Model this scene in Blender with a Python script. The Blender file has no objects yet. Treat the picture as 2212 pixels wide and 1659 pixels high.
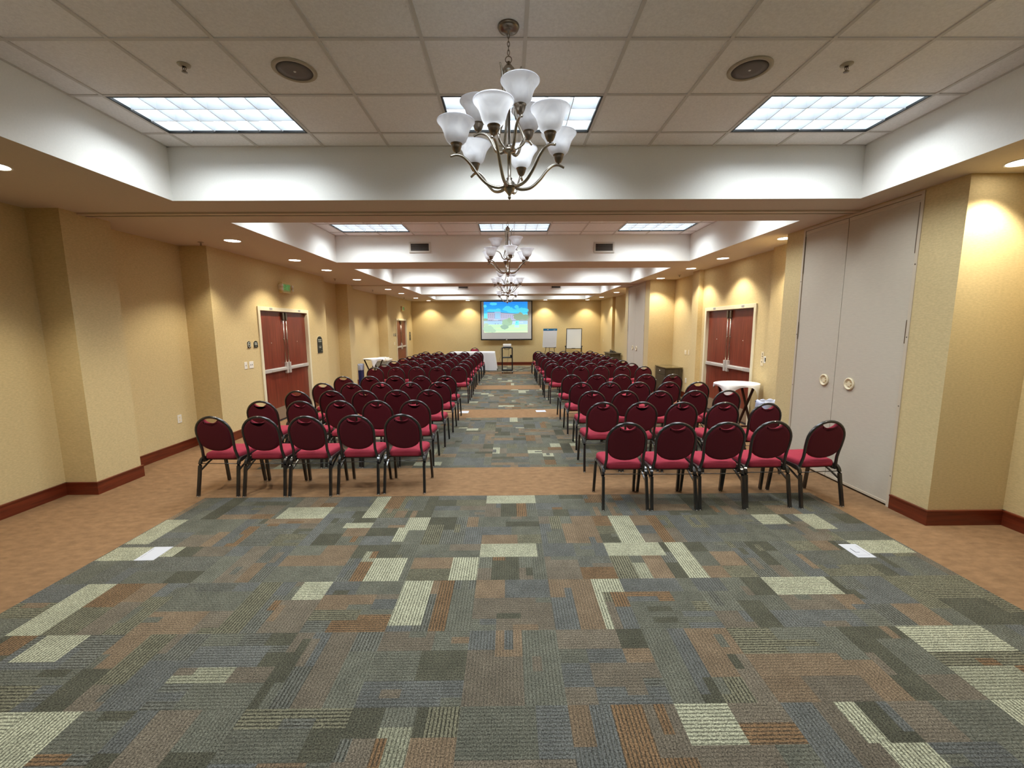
import bpy, bmesh, math, random
from mathutils import Vector, Matrix
random.seed(7)
PI = math.pi
scene = bpy.context.scene
COL = scene.collection
H = 1.797                     # eye height
ZS = 3.010                    # soffit
ZU = 3.4935                   # tile ceiling inside the trays
T = 0.614                     # ceiling grid module

# ------------------------------------------------------------------ materials
def lin(c):
    return tuple((v / 12.92 if v <= 0.04045 else ((v + 0.055) / 1.055) ** 2.4) for v in c)
def s8(r, g, b):
    return lin((r / 255, g / 255, b / 255))
def mat(name, col, rough=0.6, metal=0.0, emit=None, es=0.0, trans=0.0, spec=None, bump=None, mottle=None):
    m = bpy.data.materials.new(name); m.use_nodes = True
    nt = m.node_tree; b = nt.nodes['Principled BSDF']
    b.inputs['Base Color'].default_value = (*col, 1)
    b.inputs['Roughness'].default_value = rough
    b.inputs['Metallic'].default_value = metal
    if spec is not None: b.inputs['Specular IOR Level'].default_value = spec
    if trans: b.inputs['Transmission Weight'].default_value = trans
    if emit is not None:
        b.inputs['Emission Color'].default_value = (*emit, 1); b.inputs['Emission Strength'].default_value = es
    tc = None
    if mottle:
        sc, amt, stretch = mottle
        tc = nt.nodes.new('ShaderNodeTexCoord'); mp = nt.nodes.new('ShaderNodeMapping')
        mp.inputs['Scale'].default_value = stretch
        n = nt.nodes.new('ShaderNodeTexNoise'); n.inputs['Scale'].default_value = sc
        n.inputs['Detail'].default_value = 5; n.inputs['Roughness'].default_value = 0.65
        nt.links.new(tc.outputs['Object'], mp.inputs[0]); nt.links.new(mp.outputs[0], n.inputs['Vector'])
        r = nt.nodes.new('ShaderNodeMapRange'); r.inputs['From Min'].default_value = 0.25; r.inputs['From Max'].default_value = 0.75
        r.inputs['To Min'].default_value = 1 - amt; r.inputs['To Max'].default_value = 1 + amt
        nt.links.new(n.outputs['Fac'], r.inputs['Value'])
        mx = nt.nodes.new('ShaderNodeVectorMath'); mx.operation = 'SCALE'
        mx.inputs[0].default_value = col
        nt.links.new(r.outputs[0], mx.inputs['Scale']); nt.links.new(mx.outputs[0], b.inputs['Base Color'])
    if bump and bump[1] > .2:
        sc, st = bump
        if tc is None: tc = nt.nodes.new('ShaderNodeTexCoord')
        n2 = nt.nodes.new('ShaderNodeTexNoise'); n2.inputs['Scale'].default_value = sc; n2.inputs['Detail'].default_value = 4
        nt.links.new(tc.outputs['Object'], n2.inputs['Vector'])
        bp = nt.nodes.new('ShaderNodeBump'); bp.inputs['Strength'].default_value = st; bp.inputs['Distance'].default_value = 0.002
        nt.links.new(n2.outputs['Fac'], bp.inputs['Height']); nt.links.new(bp.outputs[0], b.inputs['Normal'])
    return m

def wood(name, dark, light, rough=0.35, scale=(14, 14, 0.9)):
    m = bpy.data.materials.new(name); m.use_nodes = True
    nt = m.node_tree; b = nt.nodes['Principled BSDF']; b.inputs['Roughness'].default_value = rough
    tc = nt.nodes.new('ShaderNodeTexCoord'); mp = nt.nodes.new('ShaderNodeMapping'); mp.inputs['Scale'].default_value = scale
    n = nt.nodes.new('ShaderNodeTexNoise'); n.inputs['Scale'].default_value = 2.2; n.inputs['Detail'].default_value = 6; n.inputs['Distortion'].default_value = 0.6
    cr = nt.nodes.new('ShaderNodeValToRGB'); cr.color_ramp.elements[0].position = 0.3; cr.color_ramp.elements[1].position = 0.75
    cr.color_ramp.elements[0].color = (*dark, 1); cr.color_ramp.elements[1].color = (*light, 1)
    nt.links.new(tc.outputs['Object'], mp.inputs[0]); nt.links.new(mp.outputs[0], n.inputs['Vector'])
    nt.links.new(n.outputs['Fac'], cr.inputs[0]); nt.links.new(cr.outputs[0], b.inputs['Base Color'])
    return m

def carpet_field(name):
    m = bpy.data.materials.new(name); m.use_nodes = True
    nt = m.node_tree; b = nt.nodes['Principled BSDF']; b.inputs['Roughness'].default_value = 0.95
    b.inputs['Specular IOR Level'].default_value = 0.1
    N = nt.nodes.new; L = nt.links.new
    a1 = N('ShaderNodeAttribute'); a1.attribute_name = 'tint'
    a2 = N('ShaderNodeAttribute'); a2.attribute_name = 'weave'
    tc = N('ShaderNodeTexCoord'); sx = N('ShaderNodeSeparateXYZ'); L(tc.outputs['Object'], sx.inputs[0])
    sw = N('ShaderNodeSeparateColor'); L(a2.outputs['Color'], sw.inputs[0])
    # coordinate across the pile lines
    mixc = N('ShaderNodeMix'); mixc.data_type = 'FLOAT'
    L(sw.outputs[0], mixc.inputs[0]); L(sx.outputs['Y'], mixc.inputs[2]); L(sx.outputs['X'], mixc.inputs[3])
    mixa = N('ShaderNodeMix'); mixa.data_type = 'FLOAT'
    L(sw.outputs[0], mixa.inputs[0]); L(sx.outputs['X'], mixa.inputs[2]); L(sx.outputs['Y'], mixa.inputs[3])
    mul = N('ShaderNodeMath'); mul.operation = 'MULTIPLY'; mul.inputs[1].default_value = 2 * PI / 0.0185; L(mixc.outputs[0], mul.inputs[0])
    sn = N('ShaderNodeMath'); sn.operation = 'SINE'; L(mul.outputs[0], sn.inputs[0])
    # dashes along the line
    cmb = N('ShaderNodeCombineXYZ'); L(mixc.outputs[0], cmb.inputs[0]); L(mixa.outputs[0], cmb.inputs[1])
    mp = N('ShaderNodeMapping'); mp.inputs['Scale'].default_value = (108, 60, 1); L(cmb.outputs[0], mp.inputs[0])
    nz = N('ShaderNodeTexNoise'); nz.inputs['Scale'].default_value = 1.0; nz.inputs['Detail'].default_value = 1; L(mp.outputs[0], nz.inputs['Vector'])
    ad = N('ShaderNodeMath'); ad.operation = 'MULTIPLY_ADD'; ad.inputs[1].default_value = 3.0; L(nz.outputs['Fac'], ad.inputs[0]); L(sn.outputs[0], ad.inputs[2])
    mr = N('ShaderNodeMapRange'); mr.inputs['From Min'].default_value = 0.7; mr.inputs['From Max'].default_value = 1.5; mr.interpolation_type = 'SMOOTHSTEP'
    L(ad.outputs[0], mr.inputs['Value'])
    inv = N('ShaderNodeMath'); inv.operation = 'SUBTRACT'; inv.inputs[0].default_value = 1.0; L(mr.outputs[0], inv.inputs[1])
    fac = N('ShaderNodeMath'); fac.operation = 'MULTIPLY'; L(inv.outputs[0], fac.inputs[0]); L(sw.outputs[1], fac.inputs[1])
    dk = N('ShaderNodeMix'); dk.data_type = 'RGBA'; L(fac.outputs[0], dk.inputs[0]); L(a1.outputs['Color'], dk.inputs[6])
    dk.inputs[7].default_value = (*s8(52, 50, 41), 1)
    # fleck of the loop pile
    n3 = N('ShaderNodeTexNoise'); n3.inputs['Scale'].default_value = 150; n3.inputs['Detail'].default_value = 2; L(tc.outputs['Object'], n3.inputs['Vector'])
    m3 = N('ShaderNodeMapRange'); m3.inputs['From Min'].default_value = 0.3; m3.inputs['From Max'].default_value = 0.7
    m3.inputs['To Min'].default_value = 0.35; m3.inputs['To Max'].default_value = 1.65; L(n3.outputs['Fac'], m3.inputs['Value'])
    n4 = N('ShaderNodeTexNoise'); n4.inputs['Scale'].default_value = 9; n4.inputs['Detail'].default_value = 3; L(tc.outputs['Object'], n4.inputs['Vector'])
    m4 = N('ShaderNodeMapRange'); m4.inputs['From Min'].default_value = 0.3; m4.inputs['From Max'].default_value = 0.7
    m4.inputs['To Min'].default_value = 0.88; m4.inputs['To Max'].default_value = 1.12; L(n4.outputs['Fac'], m4.inputs['Value'])
    mm = N('ShaderNodeMath'); mm.operation = 'MULTIPLY'; L(m3.outputs[0], mm.inputs[0]); L(m4.outputs[0], mm.inputs[1])
    vs = N('ShaderNodeVectorMath'); vs.operation = 'SCALE'; L(dk.outputs[2], vs.inputs[0]); L(mm.outputs[0], vs.inputs['Scale'])
    L(vs.outputs[0], b.inputs['Base Color'])
    bp = N('ShaderNodeBump'); bp.inputs['Strength'].default_value = 0.5; bp.inputs['Distance'].default_value = 0.003
    L(n3.outputs['Fac'], bp.inputs['Height']); L(bp.outputs[0], b.inputs['Normal'])
    return m

def color_attr_mat(name, emit=0.0, rough=0.6):
    m = bpy.data.materials.new(name); m.use_nodes = True
    nt = m.node_tree; b = nt.nodes['Principled BSDF']; b.inputs['Roughness'].default_value = rough
    a = nt.nodes.new('ShaderNodeAttribute'); a.attribute_name = 'tint'
    nt.links.new(a.outputs['Color'], b.inputs['Base Color'])
    if emit:
        nt.links.new(a.outputs['Color'], b.inputs['Emission Color']); b.inputs['Emission Strength'].default_value = emit
    return m

M = {}
M['wall'] = mat('wallpaper', s8(205, 184, 136), 0.85, mottle=(5.0, 0.15, (7, 7, 20)), bump=(60, 0.15))
M['wallpad'] = mat('far_wallpaper', s8(200, 172, 108), 0.85, mottle=(5.0, 0.12, (3, 3, 14)))
M['soffit'] = mat('soffit_paint', s8(206, 194, 178), 0.9, mottle=(60, 0.04, (1, 1, 1)), bump=(120, 0.2))
M['tray'] = mat('tray_paint', s8(235, 233, 227), 0.9, mottle=(80, 0.03, (1, 1, 1)))
M['tile'] = mat('ceiling_tile', s8(238, 236, 234), 0.95, mottle=(70, 0.10, (1, 1, 1)), bump=(150, 0.4))
M['tbar'] = mat('ceiling_tbar', s8(206, 202, 196), 0.6)
M['brown'] = mat('brown_carpet', s8(132, 102, 73), 0.97, spec=0.1, mottle=(9, 0.24, (1, 2.0, 1)), bump=(300, 0.5))
M['field'] = carpet_field('patchwork_carpet')
M['base'] = wood('cherry_baseboard', s8(84, 32, 18), s8(122, 52, 28), 0.32, (1.0, 1.0, 14))
M['door'] = wood('cherry_door', s8(98, 40, 28), s8(132, 60, 42), 0.33)
M['casing'] = mat('casing_paint', s8(218, 210, 182), 0.5)
M['panel'] = mat('pocket_panel_fabric', s8(196, 186, 168), 0.9, mottle=(14, 0.06, (1, 1, 6)))
M['ptrim'] = mat('pocket_panel_trim', s8(200, 186, 164), 0.5)
M['steel'] = mat('brushed_steel', s8(222, 220, 216), 0.34, 0.55)
M['kick'] = mat('kick_plate', s8(176, 164, 146), 0.42, 0.75)
M['nickel'] = mat('brushed_nickel', s8(172, 164, 152), 0.26, 1.0)
M['dkmetal'] = mat('dark_nickel', s8(132, 121, 108), 0.32, 1.0)
M['blackm'] = mat('black_metal', s8(26, 25, 25), 0.38, 0.0)
M['chairm'] = mat('charcoal_tube', s8(27, 26, 26), 0.3, 0.0, spec=0.5)
cb = M['chairm'].node_tree.nodes['Principled BSDF']; cb.inputs['Coat Weight'].default_value = 0.7; cb.inputs['Coat Roughness'].default_value = 0.1
M['seat'] = mat('burgundy_fabric', s8(150, 50, 64), 0.9, spec=0.15, bump=(400, 0.2), mottle=(40, 0.08, (1, 1, 1)))
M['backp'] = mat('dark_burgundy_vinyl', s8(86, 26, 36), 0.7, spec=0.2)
M['dark'] = mat('dark_gap', s8(20, 17, 14), 0.9)
M['white'] = mat('white_plastic', s8(232, 228, 218), 0.45)
M['ivory'] = mat('ivory_plastic', s8(226, 212, 178), 0.45)
M['paper'] = mat('paper', s8(188, 188, 192), 0.8)
M['ink'] = mat('ink', s8(60, 60, 68), 0.8)
M['cloth'] = mat('white_cloth', s8(232, 232, 232), 0.85, bump=(90, 0.1))
M['black'] = mat('black_plastic', s8(18, 18, 19), 0.45)
M['green'] = mat('dark_green_plaque', s8(28, 34, 28), 0.4)
M['platext'] = mat('plaque_marking', s8(196, 200, 190), 0.5)
M['lensoff'] = mat('lamp_lens', s8(235, 230, 215), 0.15)
M['exitg'] = mat('exit_green', s8(50, 130, 70), 0.4, emit=s8(60, 170, 85), es=0.28)
M['exitface'] = mat('exit_face', s8(172, 188, 120), 0.5)
M['exitbox'] = mat('exit_case', s8(214, 192, 130), 0.5)
M['darkwood'] = wood('grey_dark_wood', s8(52, 44, 34), s8(78, 68, 52), 0.4)
M['reflect_top'] = mat('cabinet_top_reflection', s8(110, 96, 66), 0.18)  # yellowish reflection on the dark wood top, put into its base colour
M['mahog'] = mat('mahogany', s8(52, 20, 18), 0.35)
M['blue'] = mat('blue_plastic', s8(28, 38, 96), 0.4)
M['bag'] = mat('clear_bag', s8(176, 184, 208), 0.3, spec=0.6)
M['greyp'] = mat('grey_plastic', s8(150, 150, 148), 0.5)
M['screen'] = mat('screen_fabric', s8(205, 205, 205), 0.7)
M['teal'] = mat('pad_header', s8(14, 104, 150), 0.5)
M['wboard'] = mat('whiteboard', s8(226, 230, 228), 0.25)
M['pic'] = color_attr_mat('projected_picture', 0.5)
M['grille'] = mat('speaker_grille', s8(112, 102, 96), 0.7)
M['spring'] = mat('speaker_ring', s8(176, 164, 142), 0.6)
M['ventf'] = mat('vent_frame', s8(206, 200, 188), 0.5)
M['sheets'] = mat('pad_paper', s8(224, 225, 226), 0.8)
M['slat'] = mat('vent_slat', s8(120, 112, 104), 0.5)
M['led'] = mat('downlight_lens', (1, 1, 1), 0.4, emit=(1.0, 0.95, 0.86), es=9.0)
M['cable'] = mat('black_cable', s8(36, 34, 30), 0.5)
M['lcd'] = mat('thermostat_lcd', s8(62, 66, 62), 0.25)

# fluorescent diffuser
def diffuser_mat():
    m = bpy.data.materials.new('fluorescent_diffuser'); m.use_nodes = True
    nt = m.node_tree; b = nt.nodes['Principled BSDF']
    b.inputs['Base Color'].default_value = (0.8, 0.85, 0.9, 1); b.inputs['Roughness'].default_value = 0.5
    b.inputs['Emission Color'].default_value = (0.88, 0.96, 1.0, 1)
    b.inputs['Emission Strength'].default_value = DIFF_E
    return m
DIFF_E = 1.9
M['diff'] = diffuser_mat()
M['louver'] = mat('louver_blade', s8(232, 238, 244), 0.4)

# frosted alabaster shade: diffuse + translucent
def shade_mat():
    m = bpy.data.materials.new('alabaster_glass'); m.use_nodes = True
    nt = m.node_tree; N = nt.nodes.new; L = nt.links.new
    out = nt.nodes['Material Output']; nt.nodes.remove(nt.nodes['Principled BSDF'])
    tc = N('ShaderNodeTexCoord'); n = N('ShaderNodeTexNoise'); n.inputs['Scale'].default_value = 7; n.inputs['Distortion'].default_value = 2.5
    L(tc.outputs['Object'], n.inputs['Vector'])
    cr = N('ShaderNodeValToRGB'); cr.color_ramp.elements[0].position = 0.35; cr.color_ramp.elements[1].position = 0.6
    cr.color_ramp.elements[0].color = (0.88, 0.88, 0.92, 1); cr.color_ramp.elements[1].color = (0.97, 0.97, 1.0, 1); L(n.outputs['Fac'], cr.inputs[0])
    d = N('ShaderNodeBsdfDiffuse'); t = N('ShaderNodeBsdfTranslucent'); g = N('ShaderNodeBsdfGlossy'); g.inputs['Roughness'].default_value = 0.25
    L(cr.outputs[0], d.inputs[0]); L(cr.outputs[0], t.inputs[0])
    a = N('ShaderNodeMixShader'); a.inputs[0].default_value = 0.7; L(d.outputs[0], a.inputs[1]); L(t.outputs[0], a.inputs[2])
    c = N('ShaderNodeMixShader'); c.inputs[0].default_value = 0.04; L(a.outputs[0], c.inputs[1]); L(g.outputs[0], c.inputs[2])
    L(c.outputs[0], out.inputs['Surface'])
    return m
M['shade'] = shade_mat()

# ------------------------------------------------------------------ mesh helpers
class MB:
    def __init__(s): s.v = []; s.f = []; s.sm = []; s.mi = []; s.col = []
    def add(s, vs, fs, smooth=False, mi=0, col=None):
        o = len(s.v); s.v += [tuple(p) for p in vs]
        for f in fs:
            s.f.append([o + i for i in f]); s.sm.append(smooth); s.mi.append(mi); s.col.append(col)
    def quad(s, a, b, c, d, mi=0, col=None): s.add([a, b, c, d], [(0, 1, 2, 3)], False, mi, col)
    def box(s, x0, x1, y0, y1, z0, z1, ch=0.0, mi=0):
        if x1 < x0: x0, x1 = x1, x0
        if y1 < y0: y0, y1 = y1, y0
        if ch <= 0:
            s.add([(x0, y0, z0), (x1, y0, z0), (x1, y1, z0), (x0, y1, z0), (x0, y0, z1), (x1, y0, z1), (x1, y1, z1), (x0, y1, z1)],
                  [(3, 2, 1, 0), (4, 5, 6, 7), (0, 1, 5, 4), (1, 2, 6, 5), (2, 3, 7, 6), (3, 0, 4, 7)], False, mi)
        else:
            bm = bmesh.new(); bmesh.ops.create_cube(bm, size=1.0)
            for v in bm.verts:
                v.co = Vector(((x0 + x1) / 2 + v.co.x * (x1 - x0), (y0 + y1) / 2 + v.co.y * (y1 - y0), (z0 + z1) / 2 + v.co.z * (z1 - z0)))
            ch = min(ch, 0.45 * min(x1 - x0, y1 - y0, z1 - z0))
            bmesh.ops.bevel(bm, geom=bm.edges[:], offset=ch, segments=2, profile=0.6, affect='EDGES')
            bm.verts.index_update()
            s.add([v.co[:] for v in bm.verts], [[v.index for v in f.verts] for f in bm.faces], False, mi); bm.free()
    def lathe(s, prof, c=(0, 0, 0), n=24, smooth=True, mi=0, axis='z', closed=False):
        vs = []; fs = []
        for r, z in prof:
            for k in range(n):
                a = 2 * PI * k / n
                p = (r * math.cos(a), r * math.sin(a), z)
                if axis == 'x': p = (z, p[0], p[1])
                if axis == 'y': p = (p[0], z, p[1])
                vs.append((c[0] + p[0], c[1] + p[1], c[2] + p[2]))
        m = len(prof)
        for i in range(m - 1):
            for k in range(n):
                fs.append((i * n + k, i * n + (k + 1) % n, (i + 1) * n + (k + 1) % n, (i + 1) * n + k))
        if prof[0][0] > 1e-6 and not closed: fs.append(tuple(reversed(range(n))))
        if prof[-1][0] > 1e-6 and not closed: fs.append(tuple(range((m - 1) * n, m * n)))
        if closed:
            for k in range(n): fs.append(((m - 1) * n + k, (m - 1) * n + (k + 1) % n, (k + 1) % n, k))
        s.add(vs, fs, smooth, mi)
    def tube(s, pts, r, n=8, smooth=True, mi=0, closed=False, sq=None, rads=None, up=(0, 0, 1)):
        P = [Vector(p) for p in pts]; m = len(P); vs = []; fs = []
        for i, p in enumerate(P):
            if closed: t = P[(i + 1) % m] - P[i - 1]
            else: t = P[min(i + 1, m - 1)] - P[max(i - 1, 0)]
            t.normalize(); u = Vector(up)
            if abs(t.dot(u)) > 0.97: u = Vector((0, 1, 0)) if abs(t.y) < 0.9 else Vector((1, 0, 0))
            a = t.cross(u).normalized(); b = a.cross(t).normalized()
            rr = rads[i] if rads else r
            for k in range(n):
                if sq:
                    w, h = sq; q = [(-w, -h), (w, -h), (w, h), (-w, h)][k % 4]
                    vs.append(p + a * q[0] + b * q[1])
                else:
                    an = 2 * PI * k / n
                    vs.append(p + a * math.cos(an) * rr + b * math.sin(an) * rr)
        nn = 4 if sq else n
        if sq:
            vs2 = []
            for i in range(m): vs2 += vs[i * n:i * n + 4]
            vs = vs2
        for i in range(m if closed else m - 1):
            j = (i + 1) % m
            for k in range(nn):
                fs.append((i * nn + k, i * nn + (k + 1) % nn, j * nn + (k + 1) % nn, j * nn + k))
        if not closed:
            fs.append(tuple(reversed(range(nn)))); fs.append(tuple(range((m - 1) * nn, m * nn)))
        s.add([v[:] for v in vs], fs, smooth and not sq, mi)
    def prism(s, poly, fn, d0, d1, smooth=False, mi=0):
        """poly: 2-D outline; fn(u, v, d) -> xyz"""
        n = len(poly)
        vs = [fn(u, v, d0) for u, v in poly] + [fn(u, v, d1) for u, v in poly]
        fs = [tuple(reversed(range(n))), tuple(range(n, 2 * n))] + [(k, (k + 1) % n, n + (k + 1) % n, n + k) for k in range(n)]
        s.add(vs, fs, smooth, mi)
    def loops(s, loops, smooth=True, mi=0, cap0=True, cap1=True):
        n = len(loops[0]); vs = [p for l in loops for p in l]; fs = []
        for i in range(len(loops) - 1):
            for k in range(n):
                fs.append((i * n + k, i * n + (k + 1) % n, (i + 1) * n + (k + 1) % n, (i + 1) * n + k))
        if cap0: fs.append(tuple(reversed(range(n))))
        if cap1: fs.append(tuple(range((len(loops) - 1) * n, len(loops) * n)))
        s.add(vs, fs, smooth, mi)
    def sphere(s, c, r, nu=16, nv=8, sc=(1, 1, 1), mi=0):
        prof = [(r * math.sin(PI * i / nv), -r * math.cos(PI * i / nv)) for i in range(nv + 1)]
        prof[0] = (1e-7, prof[0][1]); prof[-1] = (1e-7, prof[-1][1])
        vs = []; fs = []
        for a, z in prof:
            for k in range(nu):
                an = 2 * PI * k / nu
                vs.append((c[0] + a * math.cos(an) * sc[0], c[1] + a * math.sin(an) * sc[1], c[2] + z * sc[2]))
        for i in range(nv):
            for k in range(nu):
                fs.append((i * nu + k, i * nu + (k + 1) % nu, (i + 1) * nu + (k + 1) % nu, (i + 1) * nu + k))
        s.add(vs, fs, True, mi)
    def mesh(s, name, mats):
        me = bpy.data.meshes.new(name); me.from_pydata(s.v, [], s.f)
        for m in (mats if isinstance(mats, (list, tuple)) else [mats]): me.materials.append(m)
        me.polygons.foreach_set('use_smooth', s.sm); me.polygons.foreach_set('material_index', s.mi)
        if any(c is not None for c in s.col):
            at = me.color_attributes.new('tint', 'FLOAT_COLOR', 'CORNER')
            i = 0
            for p, c in zip(me.polygons, s.col):
                cc = c if c is not None else (0.5, 0.5, 0.5)
                for k in p.loop_indices: at.data[k].color = (*cc, 1)
        me.update(); return me
    def build(s, name, mats, parent=None, loc=None):
        o = bpy.data.objects.new(name, s.mesh(name, mats)); COL.objects.link(o)
        if parent: o.parent = parent
        if loc: o.location = loc
        return o

def tag(o, label, cat, group=None, kind=None):
    o['label'] = label; o['category'] = cat
    if group: o['group'] = group
    if kind: o['kind'] = kind
    return o
def thing(name, label, cat, loc=(0, 0, 0), rz=0.0, group=None):
    o = bpy.data.objects.new(name, None); o.empty_display_size = 0.1; COL.objects.link(o)
    o.location = loc; o.rotation_euler = (0, 0, rz); return tag(o, label, cat, group)
def struct(o): o['kind'] = 'structure'; return o
KIDS = {}
def dup(root, loc, rz, label, group=None, kids=None):
    r = root.copy(); COL.objects.link(r); r.location = loc; r.rotation_euler = (0, 0, rz); r['label'] = label
    if group: r['group'] = group
    for ch in (root.children if kids is None else kids):
        c = ch.copy(); COL.objects.link(c); c.parent = r
        for g in ch.children:
            d = g.copy(); COL.objects.link(d); d.parent = c
    return r
def arc(c, r, a0, a1, n, fn):
    return [fn(c[0] + r * math.cos(a0 + (a1 - a0) * i / n), c[1] + r * math.sin(a0 + (a1 - a0) * i / n)) for i in range(n + 1)]
def bez(pts, n=12):
    """smooth Catmull-Rom through points"""
    P = [Vector(p) for p in pts]; P = [2 * P[0] - P[1]] + P + [2 * P[-1] - P[-2]]; out = []
    for i in range(1, len(P) - 2):
        for k in range(n):
            t = k / n; a, b, c, d = P[i - 1], P[i], P[i + 1], P[i + 2]
            out.append(0.5 * ((2 * b) + (c - a) * t + (2 * a - 5 * b + 4 * c - d) * t * t + (3 * b - a - 3 * c + d) * t ** 3))
    out.append(P[-2]); return out
ORD = 'zeroth first second third fourth fifth sixth seventh eighth ninth tenth eleventh twelfth thirteenth'.split()

# ------------------------------------------------------------------ room shell
YF = 20.12; YB = -2.3
TRAYS = [(1.226, 4.276), (5.139, 8.190), (9.098, 12.094), (13.035, 16.027), (17.02, 19.18)]
TXL, TXR = -3.2017, 3.4186
# floor -------------------------------------------------------------
FX0, FX1 = -3.26, 3.25
BANDS = [(YB, 4.365), (5.285, 8.312), (9.18, 12.187), (13.045, 16.152), (17.068, 19.72)]
CT = 0.5105; CX0 = -0.24; CY0 = 3.335
PAL = [(s8(95, 94, 82), 28, .45), (s8(92, 92, 87), 20, .50), (s8(77, 75, 62), 15, .35), (s8(103, 94, 80), 15, .35), (s8(114, 97, 77), 13, .35),
       (s8(114, 90, 65), 7, .75), (s8(96, 95, 86), 16, .80), (s8(107, 103, 84), 9, .90), (s8(136, 134, 112), .6, .6)]
CREAM = (s8(158, 156, 131), .70)
GS = CT / 10.0
def carpet_cells():
    nx0 = math.floor((FX0 - CX0) / CT); nx1 = math.ceil((FX1 - CX0) / CT)
    ny0 = math.floor((YB - CY0) / CT); ny1 = math.ceil((19.9 - CY0) / CT)
    ox = CX0 + nx0 * CT; oy = CY0 + ny0 * CT
    W = (nx1 - nx0) * 10; Hh = (ny1 - ny0) * 10
    grid = [[0] * W for _ in range(Hh)]; kinds = []
    tot = sum(p[1] for p in PAL)
    def pick(far=False):
        if far and random.random() < .07: return CREAM[0], CREAM[1]
        r = random.uniform(0, tot)
        for c, w, s in PAL:
            r -= w
            if r <= 0: return c, s
        return PAL[0][0], PAL[0][2]
    for ty in range(ny1 - ny0):
        for tx in range(nx1 - nx0):
            vert = ((tx + nx0) + (ty + ny0)) % 2 == 1
            # across: strips 2-4 cells, each cut along
            a = 0
            while a < 10:
                w = random.choice([2, 2, 3, 3, 4]); w = min(w, 10 - a)
                if 10 - a - w == 1: w += 1
                b = 0
                while b < 10:
                    l = random.choice([3, 4, 5, 6, 7, 10]); l = min(l, 10 - b)
                    if 10 - b - l <= 1: l = 10 - b
                    c, s = pick(oy + ty * CT > 5.2); j = random.uniform(0.9, 1.1)
                    kinds.append((tuple(min(1, v * j) for v in c), s, 1.0 if vert else 0.0)); kid = len(kinds) - 1
                    for u in range(a, a + w):
                        for v in range(b, b + l):
                            gx, gy = (u, v) if vert else (v, u)
                            grid[ty * 10 + gy][tx * 10 + gx] = kid
                    if random.random() < 0.35:      # an overlapping darker or lighter dash
                        c2, s2 = pick(); kinds.append((c2, s2, 1.0 if vert else 0.0)); k2 = len(kinds) - 1
                        u0 = random.randint(a, a + w - 1); v0 = random.randint(b, max(b, b + l - 2))
                        for v in range(v0, min(10, v0 + random.randint(2, 4))):
                            gx, gy = (u0, v) if vert else (v, u0)
                            grid[ty * 10 + gy][tx * 10 + gx] = k2
                    b += l
                a += w
    OVER = [(-.24, .23, 3.135, 3.335, 0), (-.45, -.25, 2.83, 3.12, 1), (-1.05, -.82, 2.83, 3.13, 1), (-.73, -.55, 2.34, 2.82, 1), (-.93, -.77, 3.6, 3.85, 1),
            (-1.02, -.9, 3.38, 3.62, 1), (-1.42, -1.27, 3.86, 4.36, 1), (-1.52, -1.26, 3.65, 3.76, 0), (.78, 1.24, 3.13, 3.33, 0), (.57, .78, 2.68, 2.82, 1), (.57, .64, 2.31, 2.7, 1),
            (-.24, .27, 4.15, 4.36, 0), (.95, 1.12, 3.35, 3.84, 1), (1.80, 2.26, 2.61, 2.82, 0), (2.31, 2.8, 2.11, 2.31, 0), (.78, 1.04, 1.59, 1.80, 0), (1.6, 1.8, 1.3, 1.62, 1), (1.55, 1.65, 1.6, 1.8, 1),
            (2.31, 2.5, 1.5, 1.8, 1), (2.81, 3.25, 3.12, 3.33, 0), (2.7, 2.9, 3.56, 3.84, 1), (1.31, 1.45, 2.83, 3.33, 1), (2.31, 2.56, 3.62, 3.84, 0), (-3.24, -3.06, 3.37, 3.84, 1),
            (-2.98, -2.8, 2.32, 2.83, 1), (-2.73, -2.5, 2.1, 2.31, 1), (-2.29, -2.04, 1.3, 1.81, 1), (-2.55, -2.3, 1.66, 1.8, 0), (-1.46, -1.26, 2.63, 2.82, 0), (-2.24, -1.77, 3.87, 4.08, 0), (-3.24, -2.95, 3.15, 3.33, 0), (-2.83, -2.7, 3.17, 3.35, 1)]
    # no other pale blocks in the foreground than the ones seen
    for gy in range(Hh):
        y = oy + (gy + .5) * GS
        if 1.2 < y < 4.37:
            for gx in range(W):
                k = grid[gy][gx]
                if kinds[k][0][0] > 0.40: grid[gy][gx] = grid[gy - 1][gx] if kinds[grid[gy - 1][gx]][0][0] <= .40 else 0
    if kinds[0][0][0] > .4: kinds[0] = (PAL[0][0], .3, 0.0)
    for x0, x1, y0, y1, vt in OVER:
        kinds.append((CREAM[0], CREAM[1], float(vt))); k = len(kinds) - 1
        for gy in range(round((y0 - oy) / GS), round((y1 - oy) / GS)):
            for gx in range(round((x0 - ox) / GS), round((x1 - ox) / GS)):
                if 0 <= gy < Hh and 0 <= gx < W: grid[gy][gx] = k
    quads = []
    for gy in range(Hh):
        gx = 0
        while gx < W:
            k = grid[gy][gx]; e = gx
            while e < W and grid[gy][e] == k: e += 1
            if not quads or True: quads.append((gx, e, gy, k))
            gx = e
    return quads, kinds, ox, oy

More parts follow.
